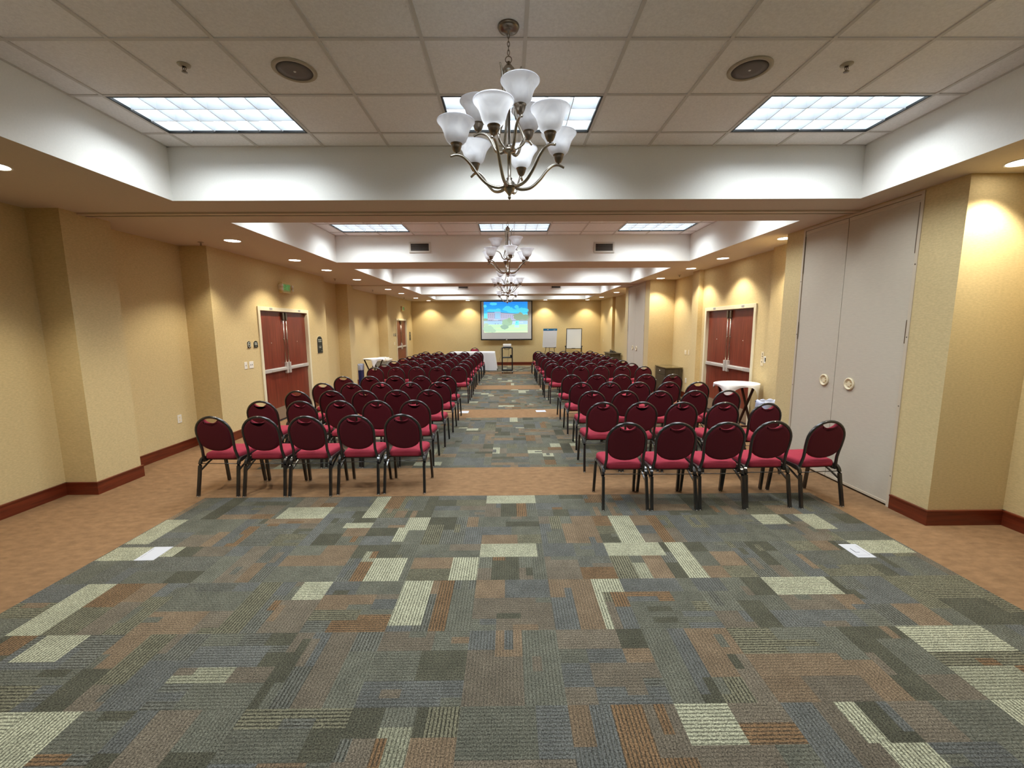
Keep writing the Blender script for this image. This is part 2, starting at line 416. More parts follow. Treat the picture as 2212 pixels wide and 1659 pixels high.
def build_floor():
    quads, kinds, ox, oy = carpet_cells()
    vs = []; fs = []; mi = []; tint = []; weave = []
    def q(x0, x1, y0, y1, m, c=(0.3, 0.2, 0.1), w=(0, 0, 0)):
        o = len(vs); vs.extend([(x0, y0, 0), (x1, y0, 0), (x1, y1, 0), (x0, y1, 0)]); fs.append((o, o + 1, o + 2, o + 3)); mi.append(m); tint.append(c); weave.append(w)
    for gx0, gx1, gy, k in quads:
        x0 = max(FX0, ox + gx0 * GS); x1 = min(FX1, ox + gx1 * GS)
        if x1 - x0 < 1e-5: continue
        for b0, b1 in BANDS:
            y0 = max(b0, oy + gy * GS); y1 = min(b1, oy + (gy + 1) * GS)
            if y1 - y0 < 1e-5: continue
            c, s, o = kinds[k]; q(x0, x1, y0, y1, 1, c, (o, s, 0))
    q(-5.3, FX0, YB - .2, 20.5, 0); q(FX1, 5.0, YB - .2, 20.5, 0)
    q(FX0, FX1, YB - .2, YB, 0)
    for i in range(4): q(FX0, FX1, BANDS[i][1], BANDS[i + 1][0], 0)
    q(FX0, FX1, BANDS[4][1], 20.5, 0)
    me = bpy.data.meshes.new('floor'); me.from_pydata(vs, [], fs)
    me.materials.append(M['brown']); me.materials.append(M['field']); me.polygons.foreach_set('material_index', mi)
    a = me.color_attributes.new('tint', 'FLOAT_COLOR', 'CORNER'); b = me.color_attributes.new('weave', 'FLOAT_COLOR', 'CORNER')
    ta = []; wa = []
    for c, w in zip(tint, weave): ta += [*c, 1] * 4; wa += [*w, 1] * 4
    a.data.foreach_set('color', ta); b.data.foreach_set('color', wa)
    o = bpy.data.objects.new('floor', me); COL.objects.link(o); struct(o)
build_floor()

# walls: poly-lines of (x, y), openings as (y0, y1, ztop) on a given segment -----
LW = [(-4.86, YB), (-4.86, 4.50), (-4.52, 4.50), (-4.52, 5.06), (-4.85, 5.06), (-4.85, 6.50), (-4.45, 6.50), (-4.45, 10.50), (-4.85, 10.50), (-4.85, 12.19),
      (-4.52, 12.19), (-4.52, 12.62), (-4.86, 12.62), (-4.86, 16.02), (-4.51, 16.02), (-4.51, YF)]
RW = [(4.45, YB), (4.45, 3.60), (3.765, 3.60), (3.765, 5.88), (4.19, 5.88), (4.19, 6.86), (4.30, 6.86), (4.30, 9.47), (4.195, 9.47), (4.195, 9.80), (4.44, 9.80), (4.44, 11.45),
      (3.77, 11.45), (3.77, 13.80), (4.46, 13.80), (4.46, 17.90), (4.345, 17.90), (4.345, YF)]
L_OPEN = {(-4.45, 6.50): (7.70, 9.50, 2.13), (-4.51, 16.02): (17.26, 18.90, 2.10)}
R_OPEN = {(4.30, 6.86): (7.445, 9.25, 2.12), (3.765, 3.60): (3.975, 5.545, ZS - .012), (3.77, 11.45): (11.82, 13.47, ZS - .012)}
def build_wall(name, pts, opens, sgn):
    m = MB(); bb = MB()
    for (xa, ya), (xb, yb) in zip(pts[:-1], pts[1:]):
        op = opens.get((xa, ya))
        segs = [(xa, ya, xb, yb, 0, ZS)]
        bsegs = [(xa, ya, xb, yb)]
        if op:
            y0, y1, zt = op
            segs = [(xa, ya, xa, y0, 0, ZS), (xa, y1, xa, yb, 0, ZS), (xa, y0, xa, y1, zt, ZS)]
            e = 0.075 if zt < 2.5 else 0.02
            bsegs = [(xa, ya, xa, y0 - e), (xa, y1 + e, xa, yb)]
        for a, b, c, d, z0, z1 in segs:
            p = [(a, b, z0), (c, d, z0), (c, d, z1), (a, b, z1)]
            if sgn > 0: p = [p[3], p[2], p[1], p[0]]
            m.quad(*p)
    # baseboards, stepped profile swept along each run
    t = 0.018
    for i, ((xa, ya), (xb, yb)) in enumerate(zip(pts[:-1], pts[1:])):
        op = opens.get((xa, ya)); runs = [(xa, ya, xb, yb)]
        if op:
            e = 0.072 if op[2] < 2.5 else 0.012
            runs = [(xa, ya, xa, op[0] - e), (xa, op[1] + e, xa, yb)]
        for a, b, c, d in runs:
            if abs(a - c) < 1e-6:
                x0, x1 = (a, a + t) if sgn < 0 else (a - t, a)
                bb.box(x0, x1, min(b, d) , max(b, d) + (0), 0.0, 0.126)
                x0, x1 = (a, a + t + .006) if sgn < 0 else (a - t - .006, a)
                bb.box(x0, x1, b, d, 0.126, 0.14)
            else:
                toward = (d - 1)  # face run across the room
                y0, y1 = b - t, b
                # a step that faces the far end gets its board on the other side
                if (sgn < 0 and c < a) or (sgn > 0 and c > a): y0, y1 = b, b + t
                lo, hi = min(a, c), max(a, c)
                if sgn < 0: hi += t
                else: lo -= t
                if (sgn < 0 and c < a) or (sgn > 0 and c > a): pass
                bb.box(lo, hi, y0, y1, 0, 0.126); bb.box(lo - (.006 if sgn > 0 else 0), hi + (.006 if sgn < 0 else 0), y0 - .003, y1 + .003, 0.126, 0.14)
    w = struct(m.build('wall_' + name, M['wall']))
    b = struct(bb.build('baseboard_' + name, M['base']))
build_wall('left', LW, L_OPEN, -1)
build_wall('right', RW, R_OPEN, 1)
m = MB(); m.quad((-4.51, YF, 0), (4.345, YF, 0), (4.345, YF, ZS), (-4.51, YF, ZS)); struct(m.build('wall_far', M['wall']))
m = MB(); m.quad((4.45, YB, 0), (-4.86, YB, 0), (-4.86, YB, ZS), (4.45, YB, ZS)); struct(m.build('wall_back', M['wall']))
m = MB(); m.box(-4.49, 4.326, YF - .018, YF, 0, .126); m.box(-4.49, 4.326, YF - .024, YF, .126, .14); struct(m.build('baseboard_far', M['base']))

# ceiling: soffit plane with five openings, tray sides, tile plane ---------------
m = MB()
def down(mb, x0, x1, y0, y1, z, mi=0): mb.quad((x0, y0, z), (x0, y1, z), (x1, y1, z), (x1, y0, z), mi)
down(m, -5.3, TXL, YB, 20.4, ZS); down(m, TXR, 5.0, YB, 20.4, ZS)
ys = [YB] + [v for t in TRAYS for v in t] + [20.4]
for i in range(0, len(ys), 2): down(m, TXL, TXR, ys[i], ys[i + 1], ZS)
struct(m.build('ceiling', M['soffit']))
for k, (y0, y1) in enumerate(TRAYS):
    m = MB()
    m.quad((TXL, y0, ZS), (TXL, y1, ZS), (TXL, y1, ZU), (TXL, y0, ZU)); m.quad((TXR, y1, ZS), (TXR, y0, ZS), (TXR, y0, ZU), (TXR, y1, ZU))
    m.quad((TXL, y1, ZS), (TXR, y1, ZS), (TXR, y1, ZU), (TXL, y1, ZU)); m.quad((TXR, y0, ZS), (TXL, y0, ZS), (TXL, y0, ZU), (TXR, y0, ZU))
    o = struct(m.build('ceiling_tray', M['tray']))
    m = MB()
    holes = [y1 - .284 - T] + ([y0 + .284] if k < 4 else [])
    yy = y0
    for hy in sorted(holes):
        down(m, TXL, TXR, yy, hy, ZU); xx = TXL
        for i in (-4, 0, 4):
            xc = 0.1124 + i * T; down(m, xx, xc - T, hy, hy + T, ZU); xx = xc + T
        down(m, xx, TXR, hy, hy + T, ZU); yy = hy + T
    down(m, TXL, TXR, yy, y1, ZU)
    struct(m.build('ceiling_tiles', M['tile']))
    g = MB()
    x = 0.1124 - 5 * T
    while x < TXR - .02:
        n = round((x - .1124) / T)
        if x > TXL + .02:
            if n in (-4, 0, 4):
                ya = y0
                for hy in sorted(holes): g.box(x - .0115, x + .0115, ya, hy, ZU - .007, ZU + .002); ya = hy + T
                g.box(x - .0115, x + .0115, ya, y1, ZU - .007, ZU + .002)
            else: g.box(x - .0115, x + .0115, y0, y1, ZU - .007, ZU + .002)
        x += T
    y = y1 - .284
    while y > y0 + .02:
        g.box(TXL, TXR, y - .0115, y + .0115, ZU - .006, ZU + .003); y -= T
    for a, b, c, d in ((TXL, TXL + .02, y0, y1), (TXR - .02, TXR, y0, y1), (TXL, TXR, y0, y0 + .02), (TXL, TXR, y1 - .02, y1)): g.box(a, b, c, d, ZU - .004, ZU + .004)
    struct(g.build('ceiling_grid', M['tbar']))

# partition tracks across the beams
for k, yt in enumerate((4.765, 12.60)):
    m = MB(); x0, x1 = (-4.52, 3.765)
    m.box(x0, x1, yt - .085, yt - .022, ZS - .018, ZS, mi=0); m.box(x0, x1, yt + .010, yt + .06, ZS - .018, ZS, mi=0); m.box(x0, x1, yt - .022, yt + .010, ZS - .003, ZS, mi=1)
    struct(m.build('trim_%d' % (k + 1), [M['ptrim'], M['dark']]))

# ------------------------------------------------------------------ ceiling fixtures
FXD = .075
def fixture_proto():
    r = thing('ceiling_light', '', 'ceiling light')
    w, d = T - .006, T / 2 - .006          # half sizes
    f = MB()
    for a, b, c, e in ((-w, -w + .02, -d, d), (w - .02, w, -d, d), (-w + .02, w - .02, -d, -d + .02), (-w + .02, w - .02, d - .02, d)): f.box(a, b, c, e, -.004, .012)
    f.build('frame', M['black'], r)
    iw, idp = w - .02, d - .02
    h = MB()
    for a, b, c, e in ((-w, -iw, -d, d), (iw, w, -d, d), (-iw, iw, -d, -idp), (-iw, iw, idp, d)): h.box(a, b, c, e, .012, FXD + .02)
    h.box(-iw, iw, -idp, idp, FXD + .012, FXD + .02); h.build('housing', M['louver'], r)
    p = MB(); p.quad((-iw, -idp, FXD), (-iw, idp, FXD), (iw, idp, FXD), (iw, -idp, FXD)); p.build('diffuser', M['diff'], r)
    l = MB(); t0, t1 = .003, .014
    for i in range(1, 6):
        x = -iw + 2 * iw * i / 6
        l.add([(x - t0, -idp, .004), (x + t0, -idp, .004), (x + t1, -idp, FXD - .002), (x - t1, -idp, FXD - .002), (x - t0, idp, .004), (x + t0, idp, .004), (x + t1, idp, FXD - .002), (x - t1, idp, FXD - .002)], [(0, 1, 2, 3), (7, 6, 5, 4), (0, 4, 5, 1), (1, 5, 6, 2), (2, 6, 7, 3), (3, 7, 4, 0)])
    for j in range(1, 3):
        y = -idp + 2 * idp * j / 3
        l.add([(-iw, y - t0, .004), (-iw, y + t0, .004), (-iw, y + t1, FXD - .002), (-iw, y - t1, FXD - .002), (iw, y - t0, .004), (iw, y + t0, .004), (iw, y + t1, FXD - .002), (iw, y - t1, FXD - .002)], [(3, 2, 1, 0), (4, 5, 6, 7), (1, 5, 4, 0), (2, 6, 5, 1), (3, 7, 6, 2), (0, 4, 7, 3)])
    l.build('louver', M['louver'], r)
    return r
tube = bpy.data.lights.new('fluorescent_lamp', 'AREA'); tube.shape = 'RECTANGLE'; tube.size = 2 * T - .05; tube.size_y = T - .05
tube.energy = 17.5; tube.color = (0.87, 0.95, 1.0); tube.spread = math.radians(138)
fx = fixture_proto(); first = True; fkids = list(fx.children)
BAY = ['nearest', 'second', 'third', 'fourth', 'farthest']
for k, (y0, y1) in enumerate(TRAYS):
    rows = [(y1 - .284 - T / 2, 'far')]
    if k < 4: rows.append((y0 + .284 + T / 2, 'near'))
    for y, rn in rows:
        for i, side in ((-4, 'left'), (0, 'middle'), (4, 'right')):
            lab = 'bright fluorescent ceiling panel, %s one at the %s end of the %s ceiling bay' % (side, rn, BAY[k])
            loc = (0.1124 + i * T, y, ZU - .002)
            if first: fx.location = loc; fx['label'] = lab; fx['group'] = 'fluorescent panels in the ceiling bays'; first = False; r = fx
            else: r = dup(fx, loc, 0, lab, 'fluorescent panels in the ceiling bays', fkids)
            lo = bpy.data.objects.new('fluorescent_lamp', tube); COL.objects.link(lo); lo.parent = r; lo.location = (0, 0, -.006)

# recessed downlights
def downlight_proto():
    r = thing('downlight', '', 'ceiling light')
    m = MB(); m.lathe([(.112, .0), (.112, -.004), (.104, -.006), (.097, -.003), (.097, .0)], n=28); m.build('trim_ring', M['white'], r)
    m = MB(); m.lathe([(.097, -.0015), (.04, -.0025), (1e-6, -.003)], n=28); m.build('lens', M['led'], r)
    return r
dl = downlight_proto(); dlk = list(dl.children); dfirst = True
spot = bpy.data.lights.new('downlight_lamp', 'SPOT'); SPOT_E = 92
spot.energy = SPOT_E; spot.color = (1.0, 0.91, 0.72); spot.spot_size = math.radians(108); spot.spot_blend = 0.5; spot.shadow_soft_size = 0.06
spotf = bpy.data.lights.new('far_downlight_lamp', 'SPOT'); spotf.energy = 92; spotf.color = (1.0, 0.88, 0.62); spotf.spot_size = math.radians(106); spotf.spot_blend = 0.5; spotf.shadow_soft_size = 0.06
DL = [(-3.835, y, 'left') for y in (3.37, 6.15, 7.89, 9.24, 11.05, 13.86, 15.55, 17.95)] + [(3.905, y, 'right') for y in (3.36, 6.14, 7.90, 9.25, 11.08, 13.9, 15.54, 18.02)]
cnt = {'left': 0, 'right': 0}
FAR = [(-3.63, 19.70, 'leftmost of the four'), (-1.85, 19.75, 'left of the screen, one of four'), (1.70, 19.75, 'right of the screen, one of four'), (3.63, 19.70, 'rightmost of the four')]
for x, y, sd in DL + FAR:
    far = sd not in cnt
    if far: lab = 'round recessed downlight by the far wall, %s' % sd; g = 'downlights by the far wall'
    else:
        cnt[sd] += 1; lab = 'round recessed downlight over the %s wall, %s counting from the camera' % (sd, ORD[cnt[sd]]); g = 'downlights along the %s wall' % sd
    if dfirst: dl.location = (x, y, ZS); dl['label'] = lab; dl['group'] = g; r = dl; dfirst = False
    else: r = dup(dl, (x, y, ZS), 0, lab, g, dlk)
    lo = bpy.data.objects.new('downlight_lamp', spotf if far else spot); COL.objects.link(lo); lo.parent = r; lo.location = (0, 0, -.012)

# ------------------------------------------------------------------ chandeliers
def chandelier():
    r = thing('chandelier', '', 'chandelier', (0, 0, 0))            # origin on the ceiling, z measured downward
    z = lambda v: v - ZU
    m = MB(); m.lathe([(.062, 0), (.062, -.006), (.056, -.018), (.036, -.026), (.012, -.030), (.008, -.040), (1e-6, -.040)], n=28); m.build('canopy', M['dkmetal'], r)
    c = MB()
    for i in range(5):
        zz = -.048 - i * .022; pts = []
        for k in range(14):
            a = 2 * PI * k / 14; u, v = .0065 * math.cos(a), .015 * math.sin(a)
            pts.append((u, 0, zz + v) if i % 2 == 0 else (0, u, zz + v))
        c.tube(pts, .0020, 6, closed=True)
    pts = [(.018 * math.cos(2 * PI * k / 20), .004, z(3.322) + .018 * math.sin(2 * PI * k / 20)) for k in range(20)]
    c.tube(pts, .0026, 6, closed=True); c.build('chain', M['dkmetal'], r)
    m = MB(); m.lathe([(1e-6, z(3.312)), (.010, z(3.308)), (.013, z(3.295)), (.022, z(3.285)), (.034, z(3.270)), (.036, z(3.252)), (.026, z(3.232)), (.014, z(3.215)), (.009, z(3.195)), (.009, z(3.19))], n=20)
    m.build('hub', M['nickel'], r)
    m = MB(); m.lathe([(.0085, z(3.20)), (.0085, z(2.86)), (.017, z(2.855)), (.013, z(2.848)), (.038, z(2.838)), (.041, z(2.825)), (.036, z(2.818)), (.012, z(2.812)), (.010, z(2.68)), (.018, z(2.672)), (.014, z(2.664)), (.032, z(2.648)), (.030, z(2.64)), (.040, z(2.632)), (.041, z(2.622)), (.028, z(2.603)), (.011, z(2.583)), (.007, z(2.575)), (.010, z(2.566)), (.008, z(2.557)), (1e-6, z(2.552))], n=20)
    m.build('stem', M['nickel'], r)
    def shade_set(a, R, zs, arm_pts):
        ca, sa = math.cos(a), math.sin(a)
        am = MB(); path = bez([(ca * q, sa * q, z(h)) for q, h in arm_pts], 8)
        am.tube(path, .0075, 8, rads=[.0105 - .0035 * i / len(path) for i in range(len(path))]); am.build('arm', M['nickel'], r)
        cx, cy = ca * R, sa * R
        so = MB(); so.lathe([(.006, z(zs)), (.006, z(zs + .012)), (.016, z(zs + .016)), (.024, z(zs + .030)), (.030, z(zs + .046)), (.030, z(zs + .056)), (.034, z(zs + .057)), (.034, z(zs + .062)), (.02, z(zs + .064)), (1e-6, z(zs + .064))], (cx, cy, 0), n=18)
        so.build('socket', M['dkmetal'], r)
        sh = MB(); b = zs + .058
        out = [(.028, 0), (.044, .005), (.056, .018), (.065, .038), (.071, .060), (.080, .083), (.094, .104), (.104, .115), (.106, .120)]
        sh.lathe([(q, z(b + h)) for q, h in out], (cx, cy, 0), n=36)
        sh.f = [f for f in sh.f if len(f) == 4]; sh.sm = [True] * len(sh.f); sh.mi = [0] * len(sh.f); sh.col = [None] * len(sh.f)
        sh.tube([(cx + .1055 * math.cos(2 * PI * q / 36), cy + .1055 * math.sin(2 * PI * q / 36), z(b + .120)) for q in range(36)], .0022, 6, closed=True)
        o = sh.build('shade', M['shade'], r)
        bu = MB(); bu.sphere((cx, cy, z(b + .052)), .022, 12, 8, (1, 1, 1.5)); bu.build('bulb', M['lensoff'], o)
    for k in range(6):
        shade_set(math.radians(15 + 60 * k), .312, 2.775, [(.030, 2.628), (.075, 2.617), (.135, 2.632), (.190, 2.680), (.235, 2.735), (.275, 2.768), (.312, 2.775), (.348, 2.764)])
    for k in range(3):
        a = math.radians(-71 + 120 * k)
        shade_set(a, .186, 2.935, [(.030, 2.826), (.058, 2.820), (.085, 2.842), (.105, 2.885), (.130, 2.920), (.160, 2.935), (.186, 2.936), (.215, 2.926)])
        a2 = a + math.radians(60); ca, sa = math.cos(a2), math.sin(a2)
        lf = MB(); path = bez([(ca * q, sa * q, z(h)) for q, h in ((.038, 2.83), (.085, 2.86), (.085, 2.90), (.045, 3.00), (.040, 3.10), (.054, 3.19), (.058, 3.235), (.074, 3.275))], 8)
        n = len(path); lf.tube(path, .006, 8, rads=[.0045 + .0045 * math.sin(PI * i / (n - 1)) for i in range(n)]); lf.build('scroll', M['nickel'], r)
    return r
ch = chandelier(); chk = list(ch.children)
CH = [(.012, 2.664, 0, 'large near nickel chandelier with frosted bell shades hanging in the nearest ceiling bay'),
      (.0, 6.66, 22, 'second nickel chandelier from the camera with frosted bell shades, below the air vents'),
      (-.012, 10.45, 31, 'third nickel chandelier from the camera, seen just above the farthest one'),
      (-.026, 14.30, 9, 'farthest nickel chandelier, overlapping the top of the projection screen')]
for i, (x, y, a, lab) in enumerate(CH):
    if i == 0: ch.location = (x, y, ZU); ch['label'] = lab; ch['group'] = 'nickel chandeliers down the middle'
    else: dup(ch, (x, y, ZU), math.radians(a), lab, 'nickel chandeliers down the middle', chk)

# ------------------------------------------------------------------ speakers, sprinklers, vents
for x, y, lab in ((-1.405, 3.075, 'round ceiling speaker left of the near chandelier'), (1.62, 3.065, 'round ceiling speaker right of the near chandelier')):
    r = thing('ceiling_speaker', lab, 'speaker', (x, y, ZU), 0, 'round ceiling speakers')
    m = MB(); m.lathe([(.138, 0), (.138, -.006), (.130, -.011), (.112, -.009), (.112, 0)], n=40); m.build('bezel', M['spring'], r)
    m = MB(); m.lathe([(.112, -.006), (.06, -.009), (1e-6, -.010)], n=40); g = m.build('grille', M['grille'], r)
    m = MB(); m.lathe([(.009, -.009), (.008, -.0125), (1e-6, -.013)], n=12); m.build('badge', M['steel'], r)
SP = [(-2.09, 3.015, ZU, 'sprinkler head in the ceiling tile left of the left ceiling speaker'), (2.235, 3.02, ZU, 'sprinkler head in the ceiling tile right of the right ceiling speaker'),
      (-4.34, 6.24, ZS, 'sprinkler head on the left soffit nearest the camera'), (-4.30, 10.82, ZS, 'sprinkler head on the left soffit past the near double door'),
      (-4.37, 14.0, ZS, 'sprinkler head on the left soffit above the tray table'), (-4.26, 17.71, ZS, 'sprinkler head on the left soffit above the far double door'), (4.12, 10.40, ZS, 'sprinkler head on the right soffit before the far pocket doors')]
for x, y, z0, lab in SP:
    r = thing('sprinkler', lab, 'sprinkler', (x, y, z0 - .0008), 0, 'ceiling sprinklers')
    m = MB(); m.lathe([(.038, 0), (.037, -.004), (.018, -.010), (.012, -.012), (.012, 0)], n=22); m.build('escutcheon', M['spring'], r)
    m = MB(); m.tube([(.007, 0, -.008), (.012, 0, -.025), (.003, 0, -.043)], .0025, 6); m.tube([(-.007, 0, -.008), (-.012, 0, -.025), (-.003, 0, -.043)], .0025, 6)
    m.lathe([(.003, -.010), (.003, -.040), (1e-6, -.041)], n=8); m.lathe([(.017, -.043), (.017, -.045), (1e-6, -.046)], n=16); m.build('head', M['dkmetal'], r)
VN = [(-1.84, -1.44, 8.19, 3.375, 3.180, 'return air vent left of the second chandelier'), (1.61, 1.995, 8.19, 3.360, 3.166, 'return air vent right of the second chandelier'),
      (-1.86, -1.46, 16.027, 3.375, 3.180, 'far air vent left of the farthest chandelier'), (1.58, 1.97, 16.027, 3.375, 3.180, 'far air vent right of the farthest chandelier')]
for x0, x1, y, z1, z0, lab in VN:
    r = thing('air_vent', lab, 'air vent', ((x0 + x1) / 2, y, (z0 + z1) / 2), 0, 'air vents on the bay sides')
    w, h = (x1 - x0) / 2, (z1 - z0) / 2
    m = MB(); e = .032
    for a, b, c, d in ((-w, -w + e, -h, h), (w - e, w, -h, h), (-w + e, w - e, -h, -h + e), (-w + e, w - e, h - e, h)): m.box(a, b, -.018, 0, c, d, .003)
    m.build('frame', M['ventf'], r)
    m = MB(); m.box(-w + e, w - e, -.003, 0, -h + e, h - e); m.build('backing', M['dark'], r)
    m = MB()
    for i in range(8):
        zc = -h + e + (2 * (h - e)) * (i + .5) / 8; m.add([(-w + e, -.012, zc - .004), (w - e, -.012, zc - .004), (w - e, -.003, zc + .006), (-w + e, -.003, zc + .006)], [(0, 1, 2, 3)])
    m.build('louver', M['slat'], r)

# ------------------------------------------------------------------ doors
def xf(o, x, y, rz):
    o.location = (x, y, 0); o.rotation_euler = (0, 0, rz); return o
def double_door(idx, wx, y0, y1, zt, side):
    """local: u along the wall (left to right seen from the room), v out of the wall into the room"""
    r = bpy.data.objects.new('door_%d' % idx, None); COL.objects.link(r); struct(r)
    # room side: left wall looks +x, right wall looks -x
    if side < 0: xf(r, wx, (y0 + y1) / 2, PI / 2)       # local x -> +y, local y -> -x (into wall)
    else: xf(r, wx, (y0 + y1) / 2, -PI / 2)             # local x -> -y, local y -> +x
    hw = (y1 - y0) / 2; cw = .058; dep = .14
    m = MB()
    m.box(-hw - cw, -hw + .012, -.022, 0.0, 0, zt + cw, .004); m.box(hw - .012, hw + cw, -.022, 0.0, 0, zt + cw, .004); m.box(-hw + .012, hw - .012, -.022, 0.0, zt - .012, zt + cw, .004)
    m.box(-hw, -hw + .014, 0, dep, 0, zt); m.box(hw - .014, hw, 0, dep, 0, zt); m.box(-hw, hw, 0, dep, zt - .014, zt)
    m.box(-hw + .014, -hw + .03, .06, .075, 0, zt); m.box(hw - .03, hw - .014, .06, .075, 0, zt); m.box(-hw + .014, hw - .014, .06, .075, zt - .03, zt - .014)
    m.build('frame', M['casing'], r)
    fl = MB(); fl.box(-hw, hw, dep, dep + .01, -.0, zt); fl.box(-hw, hw, 0.0, dep, -.02, .004); fl.build('threshold', M['dark'], r)
    for s in (-.52, .52):
        m = MB(); m.box(s * hw * 1.15 - .045, s * hw * 1.15 + .045, -.0245, -.021, zt + .008, zt + .045); m.build('strike_label', M['greyp'], r)
    lv = .045                                            # leaf face
    for s in (-1, 1):
        a, b = (-hw + .017, -.003) if s < 0 else (.003, hw - .017)
        m = MB(); m.box(a, b, lv, lv + .042, .012, zt - .018); leaf = m.build('leaf', M['door'], r)
        m = MB(); m.box(a + .02, b - .02, lv - .003, lv, .02, .26); m.build('kick_plate', M['kick'], leaf)
        m = MB(); c = (a + b) / 2
        m.box(a + .005, b - .005, lv - .035, lv, .965, 1.035, .008); m.box(a + (.06 if s > 0 else .28), b - (.28 if s > 0 else .06), lv - .05, lv - .03, .972, 1.022, .006)
        m.build('crash_bar', M['steel'], leaf)
        xr = s * .055
        m = MB(); m.box(xr - .028, xr + .028, lv - .055, lv, .90, 1.12, .008); m.build('latch_case', M['steel'], leaf)
        m = MB(); m.tube([(xr, lv - .022, 1.1), (xr, lv - .022, zt - .16)], .008, 10); m.tube([(xr, lv - .022, 1.58), (xr, lv, 1.58)], .010, 8); m.build('vertical_rod', M['nickel'], leaf)
        m = MB(); m.box(xr - .03, xr + .03, lv - .04, lv, zt - .17, zt - .03, .008); m.build('top_latch', M['dkmetal'], leaf)
        m = MB(); m.lathe([(1e-6, lv - .006), (.008, lv - .005), (.010, lv)], (c + s * .05, 0, 1.52), n=12, axis='y'); m.build('peephole', M['steel'], leaf)
    return r
double_door(1, -4.45, 7.70, 9.50, 2.13, -1)
double_door(2, -4.51, 17.26, 18.90, 2.10, -1)
double_door(3, 4.30, 7.445, 9.25, 2.12, 1)

def pocket_doors(idx, wx, y0, y1, seam):
    r = bpy.data.objects.new('door_%d' % idx, None); COL.objects.link(r); struct(r)
    xf(r, wx, (y0 + y1) / 2, -PI / 2); hw = (y1 - y0) / 2; zt = ZS - .012; su = (y0 + y1) / 2 - seam
    m = MB(); m.box(-hw, -hw + .03, -.008, .06, 0, zt); m.box(hw - .03, hw, -.008, .06, 0, zt); m.box(-hw + .03, hw - .03, -.008, .06, zt - .03, zt); m.build('frame', M['ptrim'], r)
    m = MB(); m.box(-hw + .03, hw - .03, .05, .06, 0, zt - .03); m.build('backing', M['dark'], r)
    for a, b, hx in ((-hw + .034, su - .004, su - .15), (su + .004, hw - .034, su + .225)):
        m = MB(); m.box(a, b, .002, .045, .02, zt - .034); lf = m.build('leaf', M['panel'], r)
        m = MB()
        m.box(a, b, -.002, .004, zt - .075, zt - .034); m.box(a, b, -.003, .004, .02, .045); m.build('edge_trim', M['ptrim'], lf)
        m = MB(); m.lathe([(.068, .002), (.068, -.010), (.060, -.016), (.052, -.013), (.046, .0005), (1e-6, .0005)], (hx, 0, 1.15), n=28, axis='y')
        pl = m.build('cup_pull', M['ivory'], lf)
        m = MB()
        pts = [((.026 + .006 * math.cos(6 * 2 * PI * k / 48)) * math.cos(2 * PI * k / 48), (.026 + .006 * math.cos(6 * 2 * PI * k / 48)) * math.sin(2 * PI * k / 48)) for k in range(48)]
        m.prism(pts, lambda u, v, d: (hx + u, d, 1.15 + v), -.010, .0005); m.build('thumb_turn', M['ivory'], pl)
    for zz in (.32, 1.02, 1.68, 2.35):
        for s in (-1, 1):
            m = MB(); m.lathe([(1e-6, -.011), (.006, -.010), (.007, -.008)], (s * (hw - .015), 0, zz), n=10, axis='y'); m.build('screw', M['dkmetal'], r)
    for s in (-1, 1):
        m = MB(); m.box(s * (hw - .033) - .004, s * (hw - .033) + .004, -.009, -.006, 1.62, 1.84); m.box(s * (hw - .033) - .004, s * (hw - .033) + .004, -.009, -.006, 2.45, 2.9); m.build('hinge', M['dkmetal'], r)
pocket_doors(4, 3.765, 3.975, 5.545, 4.835)
pocket_doors(5, 3.77, 11.82, 13.47, 12.72)

# ------------------------------------------------------------------ wall fittings
def wallobj(name, label, cat, wx, y, z, side, group=None):
    """x right, y into the wall, z up"""
    return thing(name, label, cat, (wx, y, z), PI / 2 if side < 0 else -PI / 2, group)
def plate(r, w, h, mat_, toggles, name='plate'):
    m = MB(); m.box(-w / 2, w / 2, -.006, 0, -h / 2, h / 2, .002); m.build(name, mat_, r)
    for (u, v, tw, th, mm, nm) in toggles:
        m = MB(); m.box(u - tw / 2, u + tw / 2, -.010, -.005, v - th / 2, v + th / 2, .001); m.build(nm, mm, r)
r = wallobj('light_switch', 'single white switch plate nearer the camera beside the left double door', 'light switch', -4.45, 7.19, 1.175, -1); plate(r, .075, .118, M['white'], [(0, 0, .010, .024, M['grille'], 'toggle')])
r = wallobj('light_switch', 'double white switch plate next to the left double door frame', 'light switch', -4.45, 7.345, 1.175, -1); plate(r, .118, .118, M['white'], [(-.023, 0, .010, .024, M['grille'], 'toggle'), (.023, 0, .010, .024, M['grille'], 'toggle')])
r = wallobj('power_outlet', 'white power outlet low on the left wall recess by the first chairs', 'outlet', -4.85, 6.155, .485, -1); plate(r, .075, .12, M['white'], [(0, .022, .032, .028, M['ivory'], 'socket_face'), (0, -.022, .032, .028, M['ivory'], 'socket_face')])
r = wallobj('light_switch', 'ivory switch plate beside the far left double door', 'light switch', -4.51, 16.88, 1.175, -1); plate(r, .118, .118, M['ivory'], [(-.023, 0, .010, .024, M['white'], 'toggle'), (.023, 0, .010, .024, M['white'], 'toggle')])
r = wallobj('light_switch', 'upper ivory switch plate between right double door and thermostat', 'light switch', 4.30, 7.13, 1.30, 1); plate(r, .075, .118, M['ivory'], [(0, .02, .012, .02, M['dkmetal'], 'toggle'), (0, -.022, .012, .02, M['dkmetal'], 'toggle')])
r = wallobj('light_switch', 'lower ivory switch plate below another one by the right double door', 'light switch', 4.30, 7.14, 1.175, 1); plate(r, .075, .118, M['ivory'], [(0, .01, .014, .02, M['dkmetal'], 'toggle')])
r = wallobj('thermostat', 'white square thermostat with dark display right of the right double door', 'thermostat', 4.30, 6.98, 1.228, 1)
